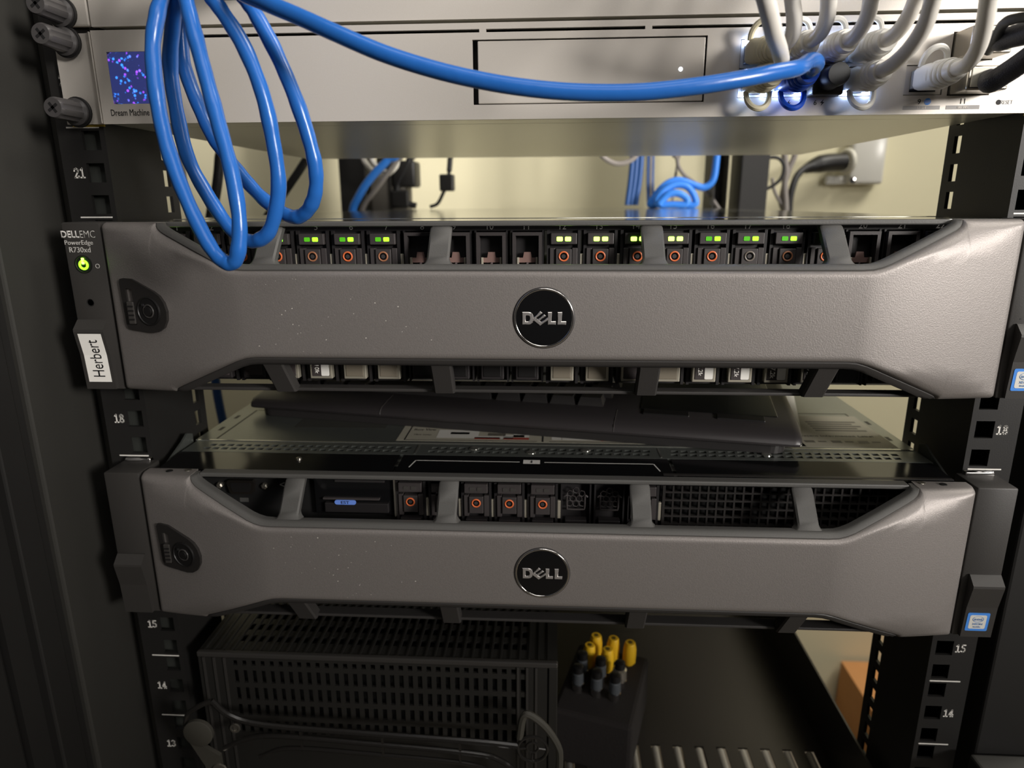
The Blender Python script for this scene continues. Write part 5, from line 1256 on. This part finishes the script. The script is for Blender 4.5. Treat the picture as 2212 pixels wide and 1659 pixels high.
# ================================================================ cables behind the rack units
HANG = {'rbluecoil', 'rbluehang0', 'rbluehang1', 'rbluehang2', 'rthin0', 'rthin1', 'rthin2', 'rblackhang', 'rblackhang2', 'rcordA', 'rcordB', 'rlblue', 'rlgrey', 'rldark1', 'rlcord1', 'rlcord2'}
def cable(key, r, m, label, group='loose cables at the rear of the rack', name='rear_cable'):
    p = [tuple(q) for q in PATHS[key]]
    if key in HANG: p = [(p[0][0], p[0][1] if p[0][1] < 655 else 655, 705.0), (p[0][0], p[0][1], 560.0)] + p
    p = [(x, y, max(z, 353.9 + r) if abs(x) < 218 + r and z > 300 else z) for x, y, z in p]   # rests on the lid of the upper server
    bm = new(); tube(bm, p, r, 10, 8)
    return tag(obj(name, bm, m, None, True), label, 'cable', group)
cable('rbluecoil', 4.6, BLUER, 'bright blue cable curled into rings behind the upper server, right of centre', name='rear_cable')
for k, w in enumerate(('left', 'middle', 'right')):
    cable('rbluehang%d' % k, 3.9, BLUERD, 'dark blue cable hanging straight in the gap right of centre, %s of three' % w)
cable('rthin0', 1.9, BLUERD, 'thin blue cable at the left of the narrow pair beside the blue rings')
cable('rthin1', 2.2, GREYC, 'thin grey cable between two thin blue ones by the blue rings')
cable('rthin2', 1.9, BLUERD, 'thin blue cable touching the left edge of the blue rings')
cable('rblackloop', 3.2, GREYC, 'dark cable drooping just under the gateway, right of centre')
cable('rblackhang', 2.6, GREYC, 'thin dark cable running down right into the blue rings')
cable('rblackhang2', 2.0, GREYC, 'thin dark cable hanging straight behind the blue rings')
cable('rsideloop', 2.6, BLACKC, 'black cable making an open loop left of the wall plug')
cable('rcordA', 4.6, GREYC, 'thick grey brown cord hanging left of the plug cord')
cable('rcordB', 4.2, GREYC, 'grey cord slanting down towards the server beside the plug')
cable('rcordC', 2.4, GREYC, 'thin cord curving under the black loop by the plug')
cable('rlblue', 5.2, BLUER, 'bright blue cable slanting down left behind the upper server')
cable('rlwhite1', 3.6, WHITEC, 'outer white cable drooping beside the slanting blue cable')
cable('rlwhite2', 3.6, WHITEC, 'inner white cable drooping in a tight curve beside the blue cable')
cable('rlgrey', 3.4, GREYC, 'light grey cable crossing diagonally right of the slanting blue one')
cable('rldark1', 4.4, BLACKC, 'black cable bending out to the right under the white loops')
cable('rldark2', 3.6, GREYC, 'dark grey cable slanting down left from the dark adapter')
t = thing('power_lead', 'thin black lead with a square clip hanging alone left of centre', 'cable', (-135, 600, 380), 'loose cables at the rear of the rack')
bm = new(); tube(bm, [(-150, 640, 705), (-150, 610, 560)] + [(x, y, max(z, 357.0)) for x, y, z in PATHS['rlblock']], lambda u: 3.6 if u < 0.5 else 2.4, 10, 8); obj('lead', bm, BLACKC, t, True)
p = Vector(PATHS['rlblock'][3]); bm = new(); box(bm, p.x - 9.5, p.x + 9.5, p.y - 9, p.y + 9, p.z - 11, p.z + 11, 2.0); obj('clip', bm, BLK, t)
cable('rlcord1', 5.0, BLACKC, 'thick black cord hanging behind the blue coil on the left')
cable('rlcord2', 4.6, BLACKC, 'black cord slanting behind the right loop of the blue coil')
cable('rlblue2', 4.6, BLUERD, 'blue cable dropping left of the keyboard between the servers')
cable('rlwhite3', 3.0, WHITEC, 'short white cable beside the left rail behind the blue coil')
# dark adapter block behind the left bundle
t = thing('power_adapter', 'dark grey adapter block behind the white and blue cables on the left', 'adapter', (-230, 660, 350))
bm = new(); box(bm, -258, -205, 640, 690, 340, 400, 5.0, 3); obj('case', bm, mat('adapter_grey', rgb(84, 80, 74), 0.6), t, True)
bm = new(); box(bm, -224, -190, 636, 680, 384, 420, 4.0, 3); obj('upper_case', bm, BLK, t, True)
bm = new(); box(bm, -226, -200, 634, 640, 356, 380, 3.0); obj('socket', bm, BLK, t)
sheet = obj('paper_sheet', PAPER_SHEET, PAPER); tag(sheet, 'white paper sheet peeking out from under the keyboard', 'paper')
